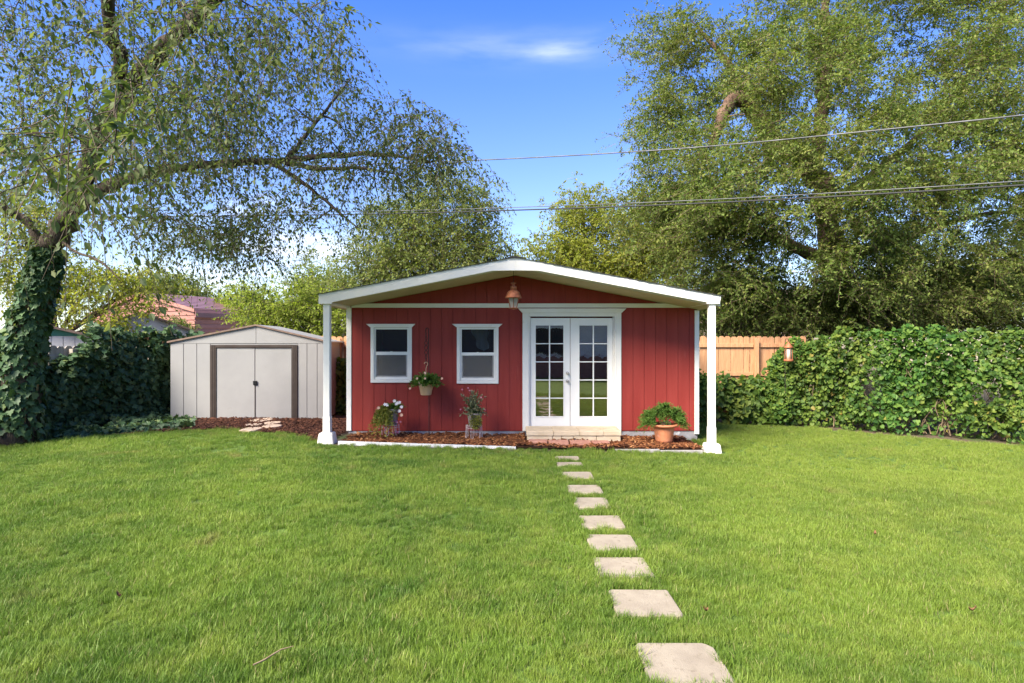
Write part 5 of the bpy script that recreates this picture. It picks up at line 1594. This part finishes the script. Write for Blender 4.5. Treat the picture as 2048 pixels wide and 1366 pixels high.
simple_tree('distant_tree', 'grey green tree crown just above the left porch eave', 700, 23.0, 0,
            [(660, 575, 55, 38), (720, 590, 60, 36), (640, 600, 40, 24)], 70, .11, MAT['midelm'], twigs=20, per=9, crad=.35, r0=.16, tlen=.5, twig_mesh=False)
simple_tree('shaggy_juniper', 'dark shaggy evergreen behind the cedar fence under the huge elm', 1500, 16.4, -.1,
            [(1480, 600, 75, 55), (1580, 610, 80, 48), (1690, 605, 90, 55), (1800, 600, 90, 60), (1920, 600, 90, 60), (2030, 600, 80, 62)], 260, .075, MAT['bigelm'], twigs=24, per=10, crad=.3, r0=.12, droop=.7, tlen=.45)

# ------------------------------------------------------------------ buildings beyond the fences
def frame_pts(o, u, v):
    """local frame on the ground: u along, v across"""
    return lambda a, b, z: (o[0] + u[0] * a + v[0] * b, o[1] + u[1] * a + v[1] * b, z)
def hexa(bm, c8):
    vs = [bm.verts.new(p) for p in c8]
    for f in ((0, 3, 2, 1), (4, 5, 6, 7), (0, 1, 5, 4), (1, 2, 6, 5), (2, 3, 7, 6), (3, 0, 4, 7)): bm.faces.new([vs[i] for i in f])

def barn():
    root = thing('metal_barn', 'pinkish red ribbed metal barn beyond the boundary hedge', 'barn', (-17.3, 28, 0))
    u = Vector((.47, .88)); v = Vector((.88, -.47))           # ridge direction, across towards the right
    P = frame_pts((-17.3, 28.0), u, v)
    hw, eave, pk, Lb = 4.0, 3.03, 3.88, 10.0
    # gable end: horizontal ribbed sheets clipped under the rake
    n = 19
    hh = pk / n
    for i in range(n):
        z0, z1 = i * hh, (i + 1) * hh
        def halfw(z): return hw if z <= eave else hw * (pk - z) / (pk - eave)
        a0, a1 = halfw(z0), max(halfw(z1), .03)
        for (zz0, zz1, o_, w0, w1) in ((z0, z0 + hh * .66, 0, a0, a0 + (a1 - a0) * .66), (z0 + hh * .66, z1, .035, a0 + (a1 - a0) * .66, a1)):
            bm = bmesh.new()
            hexa(bm, [P(-.04 + o_, -w0, zz0), P(-.04 + o_, w0, zz0), P(.03 + o_, w0, zz0), P(.03 + o_, -w0, zz0), P(-.04 + o_, -w1, zz1), P(-.04 + o_, w1, zz1), P(.03 + o_, w1, zz1), P(.03 + o_, -w1, zz1)])
            bmesh.ops.recalc_face_normals(bm, faces=bm.faces)
            from_bm('wall_sheet', bm, MAT['barnred'], root)
    m = 14
    hh = (eave - .1) / m
    for sgn in (1, -1):
        for i in range(m):
            z0 = i * hh
            for zz0, zz1, o_ in ((z0, z0 + hh * .66, 0), (z0 + hh * .66, z0 + hh, -.035)):
                bm = bmesh.new()
                b1_, b0_ = sgn * (hw + .02 + o_), sgn * (hw - .06 + o_)
                hexa(bm, [P(.05, b0_, zz0), P(.05, b1_, zz0), P(Lb, b1_, zz0), P(Lb, b0_, zz0), P(.05, b0_, zz1), P(.05, b1_, zz1), P(Lb, b1_, zz1), P(Lb, b0_, zz1)])
                bmesh.ops.recalc_face_normals(bm, faces=bm.faces)
                from_bm('wall_sheet', bm, MAT['barnred'], root)
        # roof sheets run along the ridge, the lowest one folds down over the eave
        k = 9
        for i in range(k):
            for f0, f1, o_ in ((i / k, (i + .7) / k, .03), ((i + .7) / k, (i + 1) / k, 0)):
                bm = bmesh.new()
                za, zb = pk + .03 - (pk - eave) * f0, pk + .03 - (pk - eave) * f1
                ba, bb = sgn * (hw + .12) * f0, sgn * (hw + .12) * f1
                hexa(bm, [P(-.12, ba, za), P(-.12, bb, zb), P(Lb, bb, zb), P(Lb, ba, za), P(-.12, ba, za + .04 + o_), P(-.12, bb, zb + .04 + o_), P(Lb, bb, zb + .04 + o_), P(Lb, ba, za + .04 + o_)])
                bmesh.ops.recalc_face_normals(bm, faces=bm.faces)
                from_bm('roof_sheet', bm, MAT['barnroof'], root)
        for j, (ba, za, bb, zb) in enumerate(((hw + .12, eave + .05, hw + .2, eave - .08), (hw + .2, eave - .08, hw + .2, eave - .28))):
            bm = bmesh.new()
            hexa(bm, [P(-.12, sgn * (ba - .05), za - .02), P(-.12, sgn * ba, za), P(Lb, sgn * ba, za), P(Lb, sgn * (ba - .05), za - .02), P(-.12, sgn * (bb - .05), zb), P(-.12, sgn * bb, zb), P(Lb, sgn * bb, zb), P(Lb, sgn * (bb - .05), zb)])
            bmesh.ops.recalc_face_normals(bm, faces=bm.faces)
            from_bm('eave_trim', bm, MAT['barnroof'], root)
        bm = bmesh.new()
        hexa(bm, [P(-.15, sgn * .02, pk - .06), P(-.15, sgn * (hw + .12), eave - .06), P(-.125, sgn * (hw + .12), eave - .06), P(-.125, sgn * .02, pk - .06), P(-.15, sgn * .02, pk + .1), P(-.15, sgn * (hw + .12), eave + .09), P(-.125, sgn * (hw + .12), eave + .09), P(-.125, sgn * .02, pk + .1)])
        bmesh.ops.recalc_face_normals(bm, faces=bm.faces)
        from_bm('rake_trim', bm, MAT['barnred'], root)
    bm = bmesh.new()
    hexa(bm, [P(Lb - .1, -hw, 0), P(Lb - .1, hw, 0), P(Lb, hw, 0), P(Lb, -hw, 0), P(Lb - .1, -hw, eave), P(Lb - .1, hw, eave), P(Lb, hw, eave), P(Lb, -hw, eave)])
    from_bm('rear_wall', bm, MAT['barnred'], root)
barn()

def gable_shed(name, label, cxw, Y, hw, eave, pk, depth, wall, gab, roofm, over=.1, band=None):
    root = thing(name, label, 'shed', (cxw, Y, 0))
    n = 8
    for i in range(n):
        a, b = cxw - hw + 2 * hw * i / n, cxw - hw + 2 * hw * (i + 1) / n
        box('wall_panel', a + .006, b - .006, Y - .01, Y + .01, 0, eave - .002, wall, root)
    box('wall', cxw - hw, cxw + hw, Y + .011, Y + depth, 0, eave, wall, root)
    prism('gable', [(cxw - hw, eave + .001), (cxw + hw, eave + .001), (cxw, pk)], Y - .012, Y + depth, gab, root)
    for s in (-1, 1):
        xe = cxw + s * (hw + over); ze = eave - (pk - eave) / hw * over
        pts = [(cxw, pk + .004), (xe, ze + .004), (xe, ze + .05), (cxw, pk + .05)]
        if s < 0: pts = pts[::-1]
        prism('roof_panel', pts, Y - .12, Y + depth + .1, roofm, root)
    return root
_s1 = gable_shed('garden_shed', 'small white gabled shed roof peeking over the ivy hedge', W(283, 600, 15.0).x, 15.0, 1.25, EYE + .22, W(0, 640, 15.0).z + .16, 2.0, MAT['dirtywhite'], MAT['dirtywhite'], MAT['roofbrown'], .12)
_s1.rotation_euler = (0, 0, R(33))
_s2 = gable_shed('garden_shed', 'white shed with teal green gable showing through a gap in the ivy', W(78, 600, 11.6).x, 11.6, .75, W(0, 672, 11.6).z, W(0, 651, 11.6).z, 1.6, MAT['dirtywhite'], MAT['greenpaint'], MAT['roofbrown'], .06)

_s2.rotation_euler = (0, 0, R(36))
def plain_house(name, label, x0, x1, Y, dep, eave, pk, wall, roofm, wins):
    root = thing(name, label, 'house', ((x0 + x1) / 2, Y, 0))
    box('wall', x0, x1, Y, Y + dep, -.2, eave, wall, root)
    for a, b, z0, z1 in wins:
        w = box('window', a, b, Y - .03, Y - .001, z0, z1, MAT['dark'], root)
        box('frame', a - .06, b + .06, Y - .05, Y - .031, z1, z1 + .07, MAT['white'], w)
        box('frame', a - .06, b + .06, Y - .05, Y - .031, z0 - .07, z0, MAT['white'], w)
        box('frame', a - .06, a, Y - .05, Y - .031, z0, z1, MAT['white'], w)
        box('frame', b, b + .06, Y - .05, Y - .031, z0, z1, MAT['white'], w)
    ym = Y + dep / 2
    for s in (-1, 1):
        bm = bmesh.new()
        ye = ym + s * (dep / 2 + .4); ze = eave - .05
        hexa(bm, [(x0 - .3, ye, ze), (x1 + .3, ye, ze), (x1 + .3, ym, pk), (x0 - .3, ym, pk), (x0 - .3, ye, ze + .14), (x1 + .3, ye, ze + .14), (x1 + .3, ym, pk + .14), (x0 - .3, ym, pk + .14)])
        bmesh.ops.recalc_face_normals(bm, faces=bm.faces)
        from_bm('roof', bm, roofm, root)
    return root
plain_house('tan_house', 'tan stucco house glimpsed under the huge elm behind the fence', 8.2, 17.0, 25, 6, 2.75, 4.0, MAT['tanstucco'], MAT['roofbrown'], [(10.2, 11.2, 1.2, 2.2), (12.5, 13.1, .2, 2.2)])
plain_house('white_building', 'white building glimpsed between the lime bush and the porch post', -10.0, -6.0, 25.5, 5, 2.25, 2.65, MAT['dirtywhite'], MAT['dirtywhite'], [])
plain_house('home', 'pale sided house with brick base mirrored in the french door panes', -17.0, 10.0, -12.0, 4.5, 2.9, 4.3, MAT['siding'], MAT['shingle'], [])
home = [o for o in COL.objects if o.name.startswith('home')][0]
box('brick_base', -17.01, 10.01, -7.5, -7.47, -.2, 1.0, MAT['brickwall'], home)
for a, b in ((-9.2, -7.6), (-4.2, -2.6), (.8, 2.6), (5.2, 6.6)):
    w_ = box('window', a, b, -7.5, -7.46, 1.1, 2.3, MAT['dark'], home)
    box('frame', a - .08, b + .08, -7.46, -7.44, 2.3, 2.38, MAT['white'], w_)

# ------------------------------------------------------------------ power lines
def cable(label, pts, r, mat, twist=0.0):
    P = np.array([tuple(W(a, b, c * .80)) for a, b, c in pts])
    # parabola-like smooth resample
    t = np.linspace(0, len(P) - 1, 60)
    Q = np.stack([np.interp(t, np.arange(len(P)), P[:, i]) for i in range(3)], -1)
    for _ in range(12): Q[1:-1] = (Q[:-2] + 2 * Q[1:-1] + Q[2:]) / 4
    g = Geo()
    g.tube(Q, np.full(60, r), 6)
    o = g.build('power_line', mat, None, True)
    return tag(o, label, 'power line', 'overhead power lines')
up_pts = [(2350, 195, 8.6), (2048, 231, 10.5), (1700, 266, 12.4), (1450, 291, 13.6), (1250, 305, 14.8), (1024, 318, 16.4), (800, 326, 18.5), (500, 335, 22), (150, 344, 27), (-300, 350, 33)]
lo_pts = [(2350, 345, 8.6), (2048, 366, 10.5), (1700, 388, 12.2), (1450, 402, 13.4), (1250, 411, 14.6), (1024, 419, 16.2), (800, 426, 18.3), (500, 430, 22), (180, 433, 27), (-300, 436, 33)]
cable('highest pale overhead power line sagging across the sky in front of the huge elm', up_pts, .0115, MAT['wire'])
cable('pale lower overhead line strapped above the dark cable', [(a, b - 4, c) for a, b, c in lo_pts], .008, MAT['wire'])
cable('dark lower overhead cable running just below the pale line', [(a, b + 1.5 + 3 * max(0, (a - 1024) / 1024), c) for a, b, c in lo_pts], .0135, MAT['wiredark'])

# ------------------------------------------------------------------ small litter on the lawn
tw = W(545, 1312, 3.25)
g = Geo()
tg = lambda px, py: tuple(np.array([(px - 1024) / F * (1.62 * F / (py - 683)), 1.62 * F / (py - 683), EYE - 1.62 + .01]))
g.tube([tg(506, 1334), tg(528, 1324), tg(545, 1313), tg(562, 1303), tg(587, 1296)], [.004, .005, .005, .004, .002], 5)
tag(g.build('twig', MAT['drystem'], None, True), 'pale dry twig lying on the open lawn', 'twig')

for k, (px, py) in enumerate(((1412, 1214), (1750, 1052), (1945, 1200), (238, 1214))):
    Yl = 1.66 * F / (py - 683); xl_ = (px - 1024) / F * Yl
    g = Geo()
    nv_ = 5
    V = []
    a0 = random.uniform(0, 6.28)
    for i in range(nv_):
        t = i / (nv_ - 1)
        w_ = .012 * math.sin(math.pi * (.08 + .84 * t))
        cx_l, cy_l = (t - .5) * .04, .0
        for q, zz in ((-1, .012), (0, 0), (1, .014)):
            x, y = cx_l, q * w_
            V.append((xl_ + x * math.cos(a0) - y * math.sin(a0), Yl + x * math.sin(a0) + y * math.cos(a0), float(gz(xl_)) + .042 + zz + .02 * (t - .4) ** 2 * 4))
    g.add(np.array(V), np.array([(i * 3 + j, i * 3 + j + 1, (i + 1) * 3 + j + 1, (i + 1) * 3 + j) for i in range(nv_ - 1) for j in range(2)]))
    lab = {0: 'curled brown leaf in grass beside the ninth stepping stone from the bricks'}.get(k, 'small curled brown leaf lying loose on the open lawn')
    tag(g.build('fallen_leaf', MAT['deadleaf'], None, True), lab, 'leaf', 'fallen leaves on the lawn')
